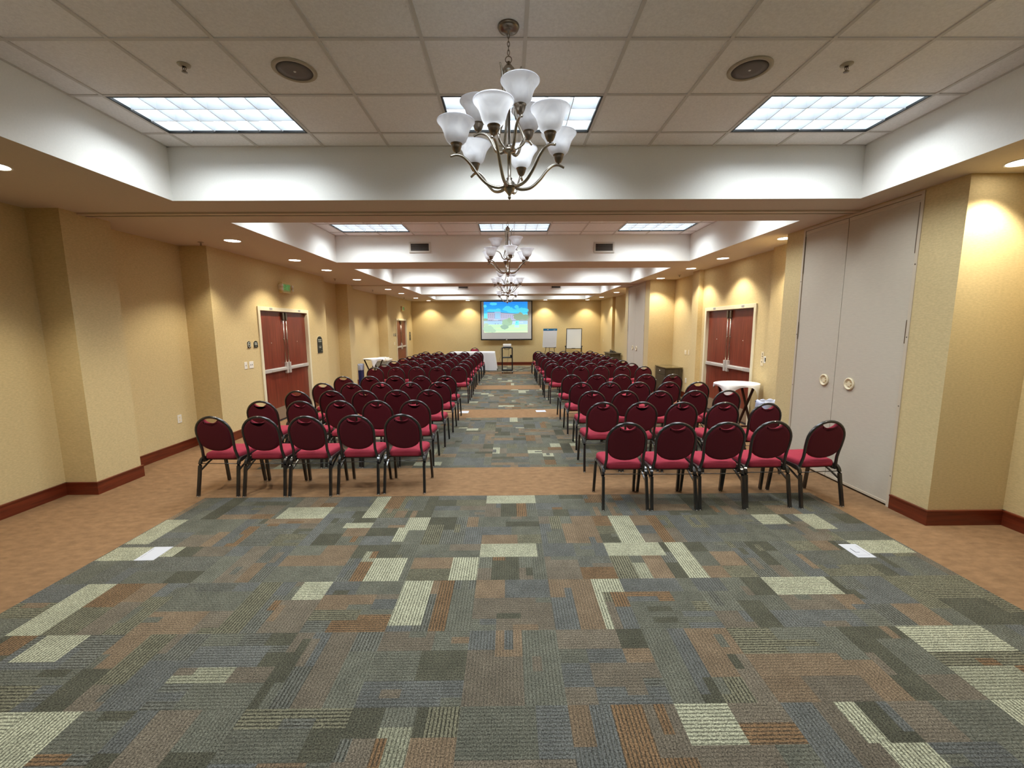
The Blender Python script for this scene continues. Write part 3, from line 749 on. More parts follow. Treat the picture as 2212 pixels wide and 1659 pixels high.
m = MB(); m.box(-.075, .075, -.028, 0, -.057, .057, .008); m.build('case', M['white'], r); m = MB(); m.box(-.038, .03, -.031, -.026, -.030, .034); m.build('display', M['lcd'], r)
r = wallobj('volume_control', 'ivory volume control plate on the right wall behind the near cabinet', 'wall control', 4.44, 10.60, 1.14, 1); plate(r, .118, .118, M['ivory'], [(0, .02, .03, .03, M['white'], 'knob')])
r = wallobj('light_switch', 'narrow ivory switch plate beside the volume control on the right wall', 'light switch', 4.44, 10.41, 1.15, 1); plate(r, .06, .125, M['ivory'], [(0, 0, .012, .024, M['white'], 'toggle')])
r = wallobj('power_outlet', 'white power outlet low on the right wall beside the near cabinet', 'outlet', 4.44, 10.50, .44, 1); plate(r, .075, .12, M['white'], [(0, .022, .032, .028, M['ivory'], 'socket_face'), (0, -.022, .032, .028, M['ivory'], 'socket_face')])
r = wallobj('light_switch', 'ivory switch plate on the right wall in the far corner', 'light switch', 4.345, 19.47, 1.16, 1); plate(r, .075, .12, M['ivory'], [(0, 0, .012, .024, M['white'], 'toggle')])

def arch(w, h, a=None):
    a = a or w * .38
    return [(-w / 2, 0), (w / 2, 0), (w / 2, h - a)] + [(w / 2 * math.cos(t), h - a + a * math.sin(t)) for t in [PI * k / 12 for k in range(1, 12)]] + [(-w / 2, h - a)]
def plaque(name, label, wx, y, z0, w, h, side, marks, group=None):
    r = wallobj(name, label, 'sign', wx, y, z0, side, group)
    m = MB(); m.prism([(u * 1.10, v * 1.03 - .003) for u, v in arch(w, h)], lambda u, v, d: (u, d, v), -.004, 0); m.build('border', M['ivory'], r)
    m = MB(); m.prism(arch(w, h), lambda u, v, d: (u, d, v), -.012, -.004); m.build('panel', M['green'], r)
    m = MB(); marks(m, w, h); m.build('markings', M['platext'], r)
def mk_nosmoke(m, w, h):
    c = h * .48; m.tube([(.032 * math.cos(2 * PI * k / 24), -.013, c + .042 * math.sin(2 * PI * k / 24)) for k in range(24)], .005, 6, closed=True)
    m.tube([(-.022, -.013, c + .030), (.022, -.013, c - .030)], .004, 6); m.box(-.018, .018, -.0145, -.012, c + .004, c + .012)
def bars(m, rows, seed):
    rg = random.Random(seed)
    for u0, u1, v, hh in rows:
        u = u0
        while u < u1:
            wd = rg.uniform(.006, .013); m.box(u, min(u + wd, u1), -.0135, -.0118, v, v + hh * rg.choice([.7, .7, 1.0])); u += wd + .003
def mk_room(m, w, h): bars(m, [(-w * .32, w * .32, h * .62, .018), (-w * .32, w * .32, h * .40, .018), (-.012, .012, h * .17, .012)], 3)
def mk_evac(m, w, h):
    bars(m, [(-w * .33, w * .33, h * .76, .022), (-w * .33, w * .33, h * .66, .022), (w * .2, w * .38, h * .10, .014)], 5)
    for q in ((-.05, .30, .05, .315), (-.05, .30, -.04, .42), (.04, .30, .05, .42), (-.05, .41, .05, .42), (-.01, .34, .02, .37)):
        m.box(w * q[0] * 4, w * q[2] * 4, -.0135, -.0118, h * q[1], h * q[3])
plaque('no_smoking_sign', 'small arched no smoking sign beside the left double door', -4.45, 7.32, 1.465, .085, .115, -1, mk_nosmoke)
plaque('room_sign', 'small arched black sign with two pale lines next to the left door frame', -4.45, 7.515, 1.465, .115, .115, -1, mk_room)
plaque('evacuation_sign', 'tall arched green plaque on the far side of the left double door', -4.45, 10.06, 1.215, .255, .39, -1, mk_evac)
plaque('no_smoking_sign', 'tiny arched no smoking sign by the far left double door', -4.51, 16.83, 1.46, .085, .115, -1, mk_nosmoke)
plaque('room_sign', 'tiny arched dark sign beside the far left door frame', -4.51, 17.05, 1.46, .105, .115, -1, mk_room)
plaque('evacuation_sign', 'tall arched plaque between far left double door and far corner', -4.51, 19.55, 1.225, .255, .38, -1, mk_evac)

def text_mesh(body, size, depth):
    cu = bpy.data.curves.new('t', 'FONT'); cu.body = body; cu.size = size; cu.extrude = depth; cu.align_x = 'CENTER'; cu.align_y = 'CENTER'
    o = bpy.data.objects.new('t', cu); COL.objects.link(o)
    bpy.context.view_layer.update()
    me = bpy.data.meshes.new_from_object(o.evaluated_get(bpy.context.evaluated_depsgraph_get())); bpy.data.objects.remove(o); return me
EXIT_ME = text_mesh('EXIT', .17, .003); EXIT_ME.materials.clear(); EXIT_ME.materials.append(M['exitg'])
def exit_sign(label, wx, y, z):
    r = wallobj('exit_sign', label, 'exit sign', wx, y, z, -1, 'exit signs over the left doors')
    m = MB(); pts = [(-.17, -.075), (-.14, -.10), (.14, -.10), (.17, -.075), (.17, .075), (.14, .10), (-.14, .10), (-.17, .075)]
    m.prism(pts, lambda u, v, d: (u, d, v), -.065, 0); m.build('case', M['exitbox'], r)
    m = MB(); m.box(-.125, .15, -.067, -.064, -.078, .082); m.build('face', M['exitface'], r)
    o = bpy.data.objects.new('lettering', EXIT_ME); COL.objects.link(o); o.parent = r; o.location = (.012, -.069, .0); o.rotation_euler = (PI / 2, 0, 0); o.scale = (.72, .88, 1)
    for u in (-.19, .20):
        for dz in (.035, -.03):
            m = MB(); m.lathe([(.016, -.035), (.030, -.05), (.036, -.085), (.034, -.092), (.018, -.096), (1e-6, -.097)], (u, 0, dz), n=18, axis='y'); hd = m.build('lamp_head', M['ivory'], r)
            m = MB(); m.lathe([(.031, -.0925), (.016, -.099), (1e-6, -.101)], (u, 0, dz), n=18, axis='y'); m.build('lens', M['steel'], hd)
    m = MB(); m.box(-.20, .21, -.04, -.01, -.045, .05, .006); m.build('bracket', M['ivory'], r)
exit_sign('exit sign with twin lamps above the near left double door', -4.45, 8.60, 2.585)
exit_sign('small far exit sign above the far left double door', -4.51, 18.22, 2.585)

# ------------------------------------------------------------------ chairs
def back_y(z): return -.150 - .102 * max(0, (z - .40)) / .475 if z > .40 else -.150
def chair_proto():
    r = thing('banquet_chair', '', 'chair')
    # seat
    def outline(ins):
        P = []
        corners = [(.176 - ins, -.165 + ins, .05), (.212 - ins, .245 - ins, .075), (-.212 + ins, .245 - ins, .075), (-.176 + ins, -.165 + ins, .05)]
        for i, (x, y, rr) in enumerate(corners):
            rr = max(.01, rr - ins); cx = x - math.copysign(rr, x); cy = y - math.copysign(rr, y); a0 = [-PI / 2, 0, PI / 2, PI][i]
            for k in range(7): P.append((cx + rr * math.cos(a0 + PI / 2 * k / 6), cy + rr * math.sin(a0 + PI / 2 * k / 6)))
        return P
    m = MB(); m.loops([[(x, y, zz) for x, y in outline(i)] for i, zz in ((.016, .392), (.004, .398), (0, .410), (0, .436), (.006, .450), (.022, .459), (.06, .465), (.12, .468))]); m.build('seat', M['seat'], r)
    # frame outline of the back, x as function along the U
    U = [(-.196, .372), (-.194, .40), (-.186, .45), (-.180, .50), (-.182, .56), (-.188, .62)]
    topc = .690; R1, R2 = .190, .186
    for k in range(0, 17):
        a = PI - PI * k / 16; U.append((R1 * math.cos(a), topc + R2 * math.sin(a)))
    U += [(-x, zz) for x, zz in reversed(U[:6])]
    pts = [(x, back_y(zz), zz) for x, zz in U]
    pre = [(-.196, .03, .384), (-.196, -.06, .376), (-.196, -.115, .366), (-.196, -.142, .366)]
    path = pre + pts[1:-1] + [(-x, y, zz) for x, y, zz in reversed(pre)]
    m = MB(); m.tube(path, .0145, 10, up=(0, 1, 0)); m.build('back_frame', M['chairm'], r)
    # cushion outline (x, z): inside the frame, hand hole scooped from the top
    def pad(ins):
        P = []
        w = .178 - ins
        for k in range(13):      # bottom arc
            a = PI + PI * k / 12; P.append((w * .985 * math.cos(a), .60 + (.112 - ins) * math.sin(a)))
        for zz in (.64, .69): P.append((w * (1.0 if zz > .65 else .995), zz))
        for k in range(1, 8):
            a = math.radians(8.2 * k); P.append((w * math.cos(a), .69 + (.174 - ins) * math.sin(a)))
        a = math.radians(8.2 * 7); ex, ez = w * math.cos(a), .69 + (.174 - ins) * math.sin(a)
        P.append((ex * .80, ez + .010 - ins * .3))
        for k in range(9):
            t = k / 8; P.append((.076 * (1 - 2 * t), .842 - ins - .036 * math.sin(PI * t)))
        P.append((-ex * .80, ez + .010 - ins * .3))
        for k in range(7, 0, -1):
            a = math.radians(8.2 * k); P.append((-w * math.cos(a), .69 + (.174 - ins) * math.sin(a)))
        for zz in (.69, .64): P.append((-w * (1.0 if zz > .65 else .995), zz))
        return P
    def lay(ins, off): return [(x, back_y(zz) + off, zz) for x, zz in pad(ins)]
    m = MB(); m.loops([lay(.004, -.010), lay(0, -.004), lay(0, .014), lay(.006, .026), lay(.022, .033), lay(.05, .036)]); bk = m.build('backrest', M['seat'], r)
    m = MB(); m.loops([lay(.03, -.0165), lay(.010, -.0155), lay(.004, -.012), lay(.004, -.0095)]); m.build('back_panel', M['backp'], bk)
    for sx in (-1, 1):
        m = MB(); m.tube(bez([(sx * .2185, -.245, .006), (sx * .214, -.205, .22), (sx * .2115, -.182, .345), (sx * .2105, -.150, .392), (sx * .2105, -.09, .400)], 5), .0135, 4, sq=(.0135, .0135)); lg = m.build('leg', M['chairm'], r)
        m = MB(); m.lathe([(.0145, 0), (.0145, .010), (.010, .014)], (sx * .2185, -.245, 0), n=10); m.build('glide', M['steel'], lg)
        m = MB(); m.tube(bez([(sx * .2185, .245, .006), (sx * .214, .215, .22), (sx * .2115, .196, .345), (sx * .2105, .168, .392), (sx * .2105, .10, .400)], 5), .0135, 4, sq=(.0135, .0135)); lg = m.build('leg', M['chairm'], r)
        m = MB(); m.lathe([(.0145, 0), (.0145, .010), (.010, .014)], (sx * .2185, .245, 0), n=10); m.build('glide', M['steel'], lg)
        m = MB(); m.tube([(sx * .210, -.199, .268), (sx * .207, -.05, .335), (sx * .203, .10, .386)], .007, 4, sq=(.007, .007)); m.build('brace', M['chairm'], r)
    m = MB()
    for sx in (-1, 1): m.tube([(sx * .2105, -.10, .400), (sx * .2105, .11, .400)], .0115, 4, sq=(.0115, .0115))
    m.box(-.205, .205, -.12, -.10, .374, .39); m.box(-.205, .205, .13, .15, .374, .39); m.build('seat_frame', M['chairm'], r)
    m = MB(); m.tube([(-.211, -.188, .352), (.211, -.188, .352)], .0042, 8); m.build('stretcher', M['chairm'], r)
    return r
CHL = [[(454,899.5),(557,899.5),(658,899),(764.6,896),(867,894)],[(562,866),(648,866),(734,865),(813,865),(894,864)],[(640,844.7),(715,844),(786.6,843.6),(855.8,842),(926,841.4)],
[(696.6,828),(758.4,828),(822.4,825.5),(886,825),(948,824.6)],[(741,813),(798.5,812.5),(852.5,812),(909,811.6),(963,811.6)],[(809,794),(854.7,793),(899,792.4),(943.7,792.4),(990,791.5)],
[(830,787),(874.8,786.4),(916,785.8),(957.8,785.6),(999,785)],[(851,780.7),(890.5,779.6),(928,779.3),(967,778),(1005,778)],[(870.5,774.4),(905,774.3),(939.4,774.2),(975.7,773.4),(1011.5,773.4)],
[(886,770),(918.7,769.3),(952.4,769),(985.5,769),(1019,768.8)],[(899,766),(929,765.8),(962,765.8),(993.6,765.5),(1025,765)],[(911,762.2),(940.5,762.2),(972,762.3),(1000,762.3),(1030.5,762)],[(919.8,759.3),(948.6,759.3),(977.3,759.5),(1003.4,759.5),(1032.7,760)]]
CHR = [[(1356.6,913),(1465,913),(1571,912),(1674,909),(1793,908)],[(1303.7,868),(1387.8,867.6),(1475,868),(1566,869),(1657.6,872)],[(1280,844),(1352.6,842.5),(1426.6,845),(1502.6,843.5),(1573,843)],
[(1256,825.7),(1319,824),(1380,825),(1447,825),(1508,825.5)],[(1235.5,809),(1291,809),(1343,809),(1397,808),(1454,809)],[(1209.4,791.5),(1255,791),(1299,790),(1345,791),(1391,792)],
[(1195.3,785),(1235.5,784.5),(1277.8,784.5),(1318,784),(1364.6,785)],[(1192,779),(1230,778.5),(1268,778.3),(1306,778.3),(1344,779)],[(1183.4,773.4),(1218.7,773),(1254.5,773),(1290,773),(1325.5,772.5)],
[(1175.8,769),(1206.7,768.4),(1239.8,768.4),(1275,768),(1309,768.4)],[(1173.6,765.8),(1203,765.5),(1232,765),(1263.7,765.3),(1297.3,765.2)],[(1169.3,762.5),(1200.7,762),(1225,761.2),(1255.5,761.7),(1285.4,761.2)],[(1163.3,758.7),(1188.8,759),(1217,758.4),(1245,757.7),(1274.5,757.9)]]
# camera calibration (used to read the chair tops off as floor positions, then regularised into rows)
FPX, PIT, YAW, ROL = 915.4, .1339, .0078, -.0058
Rz = Matrix(((math.cos(YAW), -math.sin(YAW), 0), (math.sin(YAW), math.cos(YAW), 0), (0, 0, 1)))
Rp = Matrix(((1, 0, 0), (0, math.cos(PIT), -math.sin(PIT)), (0, math.sin(PIT), math.cos(PIT))))
Rr = Matrix(((math.cos(ROL), 0, math.sin(ROL)), (0, 1, 0), (-math.sin(ROL), 0, math.cos(ROL))))
CAM = Rr @ Rp @ Rz
def on_z(u, v, z):
    d = CAM.transposed() @ Vector(((u - 1106) / FPX, 1, (829.5 - v) / FPX)); k = (z - H) / d.z
    return d.x * k, d.y * k
cp = chair_proto(); cpk = list(cp.children); used = False
rg = random.Random(11)
YAWS = {('right', 0, 4): 5.0, ('right', 0, 3): 1.0, ('right', 1, 4): 3.0, ('right', 2, 0): -3.0, ('left', 0, 0): -2.0, ('left', 2, 0): -2.0, ('right', 4, 4): 1.5, ('right', 5, 4): 1.2}
for nm, B in (('left', CHL), ('right', CHR)):
    for ri, row in enumerate(B):
        P = [on_z(u, v, .884) for u, v in row]; my = sum(p[1] for p in P) / 5
        Q = []
        for px, py in P:
            y = my + .35 * (py - my) if ri > 1 else my + .7 * (py - my)
            Q.append([px * (y / py), y])                       # stay on the same sight line
        for it in range(60):
            for a, b in zip(Q[:-1], Q[1:]):
                gap = .474 - (b[0] - a[0])
                if gap > 0: a[0] -= gap / 2; b[0] += gap / 2
        for ci, (x, y) in enumerate(Q):
            seat_no = (5 - ci) if nm == 'left' else ci + 1
            where = {1: 'on the aisle', 5: 'at the wall end'}.get(seat_no, '%s from the aisle' % ORD[seat_no])
            rown = 'nearest' if ri == 0 else ('front' if ri == 12 else ORD[ri + 1])
            lab = 'maroon banquet chair, %s block, %s row%s, %s' % (nm, rown, '' if ri in (0, 12) else ' from the camera', where)
            rz = math.radians(YAWS.get((nm, ri, ci), rg.uniform(-.6, .6)))
            loc = (x - .245 * math.sin(rz), y + .245 * math.cos(rz), 0); g = 'maroon chairs in the %s block' % nm
            if not used: cp.location = loc; cp.rotation_euler = (0, 0, rz); cp['label'] = lab; cp['group'] = g; used = True
            else: dup(cp, loc, rz, lab, g, cpk)
dup(cp, (-1.50, 18.75, 0), PI + .05, 'maroon chair facing the room behind the white draped table', 'chair behind the table', cpk)

# ------------------------------------------------------------------ white draped table
r = thing('folding_table', 'long table under the white floor-length cloth at the front left', 'table', (-1.50, 17.95, 0))
m = MB(); m.box(-.90, .90, -.36, .36, .72, .75, .006); m.build('tabletop', M['greyp'], r)
for x in (-.75, .75):
    for y in (-.28, .28): m = MB(); m.tube([(x, y, 0), (x, y, .72)], .014, 8); m.build('leg', M['chairm'], r)
def drape(x0, x1, y0, y1, ztop, zbot, flare, amp, n=56, seed=1):
    rg2 = random.Random(seed); per = []
    def side(ax, ay, bx, by, k):
        return [(ax + (bx - ax) * i / k, ay + (by - ay) * i / k) for i in range(k)]
    per = side(x0, y0, x1, y0, n) + side(x1, y0, x1, y1, n // 2) + side(x1, y1, x0, y1, n) + side(x0, y1, x0, y0, n // 2)
    cx, cy = (x0 + x1) / 2, (y0 + y1) / 2; N = len(per); ph = rg2.uniform(0, 6)
    loops = []
    for j in range(9):
        t = j / 8; L = []
        for i, (x, y) in enumerate(per):
            dx = (x - cx) / ((x1 - x0) / 2); dy = (y - cy) / ((y1 - y0) / 2)
            cor = max(0, min(abs(dx), abs(dy)) - .55) / .45
            w = amp * t * math.sin(i * .62 + ph + 1.3 * math.sin(i * .17)) + flare * t * (1 + 2.2 * cor)
            nx = math.copysign(1, dx) if abs(dx) > .995 else 0; ny = math.copysign(1, dy) if abs(dy) > .995 else 0
            if nx == 0 and ny == 0: ny = 1
            L.append((x + nx * w, y + ny * w, ztop - .006 * min(1, t * 8) - (ztop - zbot - .006) * t))
        loops.append(L)
    inner = [[(cx + (x - cx) * .985, cy + (y - cy) * .97, ztop + .003) for x, y in per]]
    m = MB(); m.loops(inner + loops, cap0=False, cap1=False)
    k = len(m.v); 
    m.f.append(list(reversed(range(N)))) ; m.sm.append(False); m.mi.append(0); m.col.append(None)
    return m
m = drape(-2.42, -.58, 17.57, 18.33, .76, .012, .035, .016)
tag(m.build('tablecloth', M['cloth']), 'long white tablecloth draped to the floor over the front table', 'tablecloth')

# ------------------------------------------------------------------ projector cart and projector
r = thing('projector_cart', 'tall black rolling cart carrying the projector in the aisle', 'cart', (-.052, 16.58, 0))
for x in (-.195, .195):
    for y in (-.2, .2):
        m = MB(); m.box(x - .02, x + .02, y - .02, y + .02, .10, 1.0); m.build('post', M['black'], r)
        m = MB(); m.lathe([(.03, -.012), (.038, -.010), (.038, .010), (.03, .012)], (x, y, .038), n=16, axis='x'); cs = m.build('caster', M['black'], r)
        m = MB(); m.box(x - .018, x + .018, y - .02, y + .02, .07, .105); m.build('fork', M['steel'], cs)
for z0, z1 in ((.975, 1.005), (.60, .63), (.10, .145)):
    m = MB(); m.box(-.195, .195, -.2, .2, z0, z1, .006); m.build('shelf', M['black'], r)
m = MB(); m.tube(bez([(-.10, -.19, .972), (-.08, -.2, .935), (.06, -.2, .935), (.09, -.19, .972)], 6), .009, 6); m.build('handle', M['black'], r)
r = thing('projector', 'white projector on top of the black cart', 'projector', (-.052, 16.55, 1.005))
m = MB(); m.box(-.16, .16, -.13, .13, .035, .135, .02); m.build('case', M['white'], r)
m = MB(); m.box(-.14, .14, -.134, -.128, .02, .06, .002); m.build('connector_panel', M['greyp'], r)
m = MB(); m.box(-.15, .15, -.12, .12, .012, .038, .004); m.build('base', M['black'], r)
for x, y in ((-.12, -.09), (.12, -.09), (0, .09)): m = MB(); m.lathe([(.014, 0), (.014, .014)], (x, y, 0), n=10); m.build('foot', M['black'], r)
m = MB(); m.lathe([(.035, .128), (.035, .145), (.028, .15), (1e-6, .148)], (.06, 0, .085), n=18, axis='y'); m.build('lens', M['black'], r)
o = MB(); o.box(-.04, .06, -.05, .05, 0, .085, .01); tag(o.build('power_adapter', M['black'], loc=(.10, 16.55, .631)), 'small black power adapter on the middle shelf of the cart', 'adapter')
def cable(label, pts, rad=.006):
    m = MB(); m.tube(bez(pts, 8), rad, 6); return tag(m.build('cable', M['cable']), label, 'cable')
cable('black cable on the floor from the cart toward the white table', [(-.285, 16.33, .007), (-.36, 16.36, .007), (-.50, 16.62, .007), (-.72, 16.75, .007), (-.86, 17.2, .007), (-.95, 17.5, .007)])
cable('dark cable on the floor from the cart to the right chairs', [(.12, 16.85, .007), (.45, 17.6, .007), (.75, 18.5, .007), (1.15, 18.9, .007), (1.6, 19.2, .007)], .008)
cable('thin cable hanging down the left side of the cart', [(-.30, 16.55, .98), (-.32, 16.56, .8), (-.30, 16.58, .66), (-.36, 16.62, .52), (-.30, 16.62, .42), (-.42, 16.7, .3), (-.45, 17.0, .008), (-.52, 17.3, .007)], .004)
cable('thin cable looping behind the cart shelves', [(.0, 16.80, .97), (.01, 16.82, .80), (-.02, 16.81, .58), (-.06, 16.81, .34), (-.03, 16.81, .12), (-.08, 16.83, .008)], .004)

# ------------------------------------------------------------------ projection screen
SX0, SX1, SZ0, SZ1 = -1.29, 1.12, 1.196, 3.0
r = thing('projection_screen', 'wall projection screen with black border showing a hotel picture', 'screen', ((SX0 + SX1) / 2, 19.97, 0))
cxs = (SX0 + SX1) / 2
m = MB(); m.box(SX0 - cxs, SX1 - cxs, 0, .006, SZ0, SZ1); m.build('border', M['black'], r)
m = MB(); m.box(-1.158, 1.158, -.0015, 0, SZ0 + .045, SZ1 - .035); sf = m.build('fabric', M['screen'], r)
m = MB(); m.tube([(SX0 - cxs, .003, SZ0), (SX1 - cxs, .003, SZ0)], .016, 10); m.build('bottom_bar', M['black'], r)
m = MB(); m.box(-.03, .03, -.02, .01, SZ0 - .01, SZ0 + .02, .004); m.build('pull_tab', M['white'], r)
# the picture: flat coloured shapes, (u, v) in 0..1 over its rectangle
PX0, PX1, PZ0, PZ1 = -1.134 - cxs, .898 - cxs, 1.538, 2.955
pm = MB(); lay_i = [0]
def shape(pts, c):
    lay_i[0] += 1; y = -.002 - .00006 * lay_i[0]
    pm.add([(PX0 + u * (PX1 - PX0), y, PZ0 + v * (PZ1 - PZ0)) for u, v in pts], [tuple(range(len(pts)))], False, 0, s8(*c))
def rect(u0, v0, u1, v1, c): shape([(u0, v0), (u1, v0), (u1, v1), (u0, v1)], c)
def blob(u, v, ru, rv, c, seed, n=22):
    q = random.Random(seed); shape([(u + ru * math.cos(2 * PI * k / n) * q.uniform(.82, 1.1), v + rv * math.sin(2 * PI * k / n) * q.uniform(.82, 1.1)) for k in range(n)], c)
for i in range(8):
    t = i / 7; rect(0, .42 + .58 * (1 - (i + 1) / 8), 1, .42 + .58 * (1 - i / 8), (int(44 + 80 * t ** 2), int(150 + 70 * t), 255))
rect(0, .42, 1, .62, (112, 232, 255))
for u, v, a, b, sd in ((.22, .93, .09, .05, 1), (.20, .72, .14, .04, 2), (.33, .73, .06, .06, 3), (.56, .76, .13, .07, 4), (.54, .82, .06, .05, 5), (.75, .83, .05, .06, 6), (.88, .72, .15, .09, 7), (.70, .70, .2, .06, 8), (.03, .86, .04, .05, 9)):
    blob(u, v, a, b, (88, 220, 252), sd)
rect(0, .36, 1, .46, (150, 166, 160))
shape([(.08, .38), (.26, .38), (.26, .655), (.08, .66)], (178, 182, 208)); rect(.08, .645, .26, .665, (120, 130, 160))
shape([(.37, .38), (.74, .38), (.74, .615), (.37, .655)], (178, 182, 208)); shape([(.37, .64), (.74, .60), (.74, .615), (.37, .658)], (104, 116, 140))
rect(.245, .38, .385, .68, (160, 188, 226)); rect(.265, .46, .365, .64, (150, 200, 236))
for rr_ in range(3):
    for k in range(4): rect(.095 + k * .045, .585 - rr_ * .048, .113 + k * .045, .603 - rr_ * .048, (112, 122, 160))
    for k in range(7): rect(.39 + k * .042, .575 - rr_ * .046 - k * .004, .407 + k * .042, .592 - rr_ * .046 - k * .004, (116, 126, 160))
rect(.08, .38, .74, .405, (150, 160, 176)); rect(.22, .40, .37, .43, (190, 206, 226))
for u, v, a, b, sd in ((.80, .52, .13, .12, 21), (.84, .58, .06, .08, 22), (.95, .50, .08, .1, 23), (.03, .43, .06, .04, 24)): blob(u, v, a, b, (140, 162, 142), sd)
rect(0, .26, 1, .375, (158, 196, 240)); rect(.40, .30, .9, .36, (176, 206, 242))
rect(0, 0, 1, .27, (178, 216, 178)); rect(0, .0, 1, .05, (196, 226, 184)); blob(.6, .14, .35, .05, (186, 220, 176), 33)
for u, v, a, b, sd, c in ((.53, .32, .13, .12, 25, (152, 186, 158)), (.58, .40, .05, .08, 26, (148, 180, 150)), (.47, .18, .09, .08, 27, (140, 172, 154)), (.10, .12, .13, .12, 28, (158, 190, 168)), (.05, .26, .06, .06, 29, (162, 190, 170)), (.2, .06, .08, .06, 30, (160, 190, 166))): blob(u, v, a, b, c, sd)
shape([(.71, .245), (.80, .245), (.80, .385), (.73, .38)], (120, 240, 250)); shape([(.70, .175), (.80, .165), (.805, .235), (.715, .25)], (176, 206, 236)); rect(.735, .30, .765, .36, (90, 190, 200))
for u in (.11, .155, .33, .36, .25, .31): rect(u, .275 if u in (.25, .31) else .39, u + .022, .295 if u in (.25, .31) else .41, (120, 130, 150))
pm.build('projected_picture', M['pic'], sf)

# ------------------------------------------------------------------ easels
def easel(label, x, y, kind):
    r = thing('flip_chart_easel' if kind == 'pad' else 'whiteboard_easel', label, 'easel', (x, y, 0))
    return r
r = thing('easel', 'thin black easel holding the flip chart pad', 'easel', (1.90, 19.48, 0))
m = MB(); m.tube([(-.33, -.12, 0), (-.05, .06, 1.62)], .011, 8); m.build('leg', M['blackm'], r)
m = MB(); m.tube([(.33, -.12, 0), (.05, .06, 1.62)], .011, 8); m.build('leg', M['blackm'], r)
m = MB(); m.tube([(0, .42, 0), (0, .07, 1.60)], .011, 8); m.build('leg', M['blackm'], r)
m = MB(); m.tube([(-.25, -.02, .845), (.28, -.02, .845)], .010, 8)
for s in (-.2, .22): m.tube([(s - .02, -.02, .845), (s, -.10, .83), (s + .02, -.10, .88)], .010, 6)
m.build('ledge', M['blackm'], r)
r = thing('flip_chart_pad', 'white paper flip chart pad with a blue header on an easel', 'flip chart', (1.895, 19.42, .86))
tilt = lambda u, v: (u, .02 + v * .09 - .0, v)
def slab(mb, u0, u1, v0, v1, d0, d1): mb.add([(u0 + (v0 * .055), d0 + v0 * .09, v0), (u1 + v0 * .055, d0 + v0 * .09, v0), (u1 + v0 * .055, d1 + v0 * .09, v0), (u0 + v0 * .055, d1 + v0 * .09, v0), (u0 + v1 * .055, d0 + v1 * .09, v1), (u1 + v1 * .055, d0 + v1 * .09, v1), (u1 + v1 * .055, d1 + v1 * .09, v1), (u0 + v1 * .055, d1 + v1 * .09, v1)], [(3, 2, 1, 0), (4, 5, 6, 7), (0, 1, 5, 4), (1, 2, 6, 5), (2, 3, 7, 6), (3, 0, 4, 7)])
m = MB(); slab(m, -.34, .29, 0, .845, 0, .02); m.build('sheets', M['sheets'], r)
m = MB(); slab(m, -.342, .292, .755, .85, -.003, .022); hd = m.build('header', M['teal'], r)
m = MB(); slab(m, -.17, -.10, .795, .82, -.005, -.002); slab(m, .10, .20, .78, .79, -.005, -.002); slab(m, .18, .20, .79, .81, -.005, -.002); m.build('markings', M['platext'], hd)
m = MB()
for i in range(12): slab(m, -.30, .25, .06 + i * .055, .0625 + i * .055, -.0012, -.0004)
m.build('ruled_lines', M['greyp'], r)
r = thing('whiteboard_easel', 'whiteboard in a black frame standing on black easel legs', 'whiteboard', (2.99, 19.45, 0))
W0, W1, B0, B1 = -.345, .345, .80, 1.70
def tb(u, v, d=0.0): return (u + (v - .8) * .03, (v - .8) * .10 + d, v)
m = MB(); m.add([tb(W0, B0, -.004), tb(W1, B0, -.004), tb(W1, B1, -.004), tb(W0, B1, -.004), tb(W0, B0, .012), tb(W1, B0, .012), tb(W1, B1, .012), tb(W0, B1, .012)], [(0, 1, 2, 3), (7, 6, 5, 4), (0, 4, 5, 1), (1, 5, 6, 2), (2, 6, 7, 3), (3, 7, 4, 0)]); m.build('board', M['wboard'], r)
m = MB(); m.tube([tb(W0, B0), tb(W1, B0), tb(W1, B1), tb(W0, B1)], .020, 8, closed=True, up=(0, 1, 0)); m.build('frame', M['black'], r)
for s in (-1, 1):
    m = MB(); m.tube([(s * .37, -.10, 0), (s * .365, .0, .86), (s * .362, .01, .92)], .018, 8); m.build('leg', M['blackm'], r)
    m = MB(); m.tube([(s * .35, .42, 0), (s * .35, .05, .88)], .014, 8); m.build('leg', M['blackm'], r)
    m = MB(); m.lathe([(1e-6, -.03), (.026, -.028), (.026, .028), (1e-6, .03)], (s * .375, .01, .90), n=14, axis='x'); m.build('knob', M['black'], r)
m = MB(); m.box(-.10, .06, -.045, -.02, .80, .825, .004); m.build('marker_tray', M['black'], r)

# ------------------------------------------------------------------ cabinets
r = thing('side_cabinet', 'dark wood cabinet with a drawer against the near right pillar', 'cabinet', (4.20, 11.06, 0))
m = MB(); m.box(-.20, .21, -.36, .36, .05, .725); m.box(-.19, .21, -.35, .35, 0, .05); m.build('body', M['darkwood'], r)
m = MB(); m.box(-.225, .225, -.38, .38, .725, .752, .005); m.build('top', M['reflect_top'], r)
m = MB(); m.box(-.212, -.20, -.34, .34, .56, .71, .003); dr = m.build('drawer', M['darkwood'], r)
m = MB(); m.sphere((-.224, 0, .635), .014, 12, 8); m.build('knob', M['steel'], dr)
m = MB(); m.box(-.212, -.20, -.34, .34, .07, .545, .003); dr = m.build('cabinet_door', M['darkwood'], r)
m = MB(); m.sphere((-.224, .26, .36), .013, 12, 8); m.build('knob', M['steel'], dr)
r = thing('side_cabinet', 'small dark cabinet beyond the far pocket doors with black phone on top', 'cabinet', (4.16, 17.05, 0))
m = MB(); m.box(-.17, .22, -.50, .50, .0, .725); m.build('body', M['darkwood'], r)
m = MB(); m.box(-.21, .24, -.54, .54, .725, .755, .005); m.build('top', M['darkwood'], r)
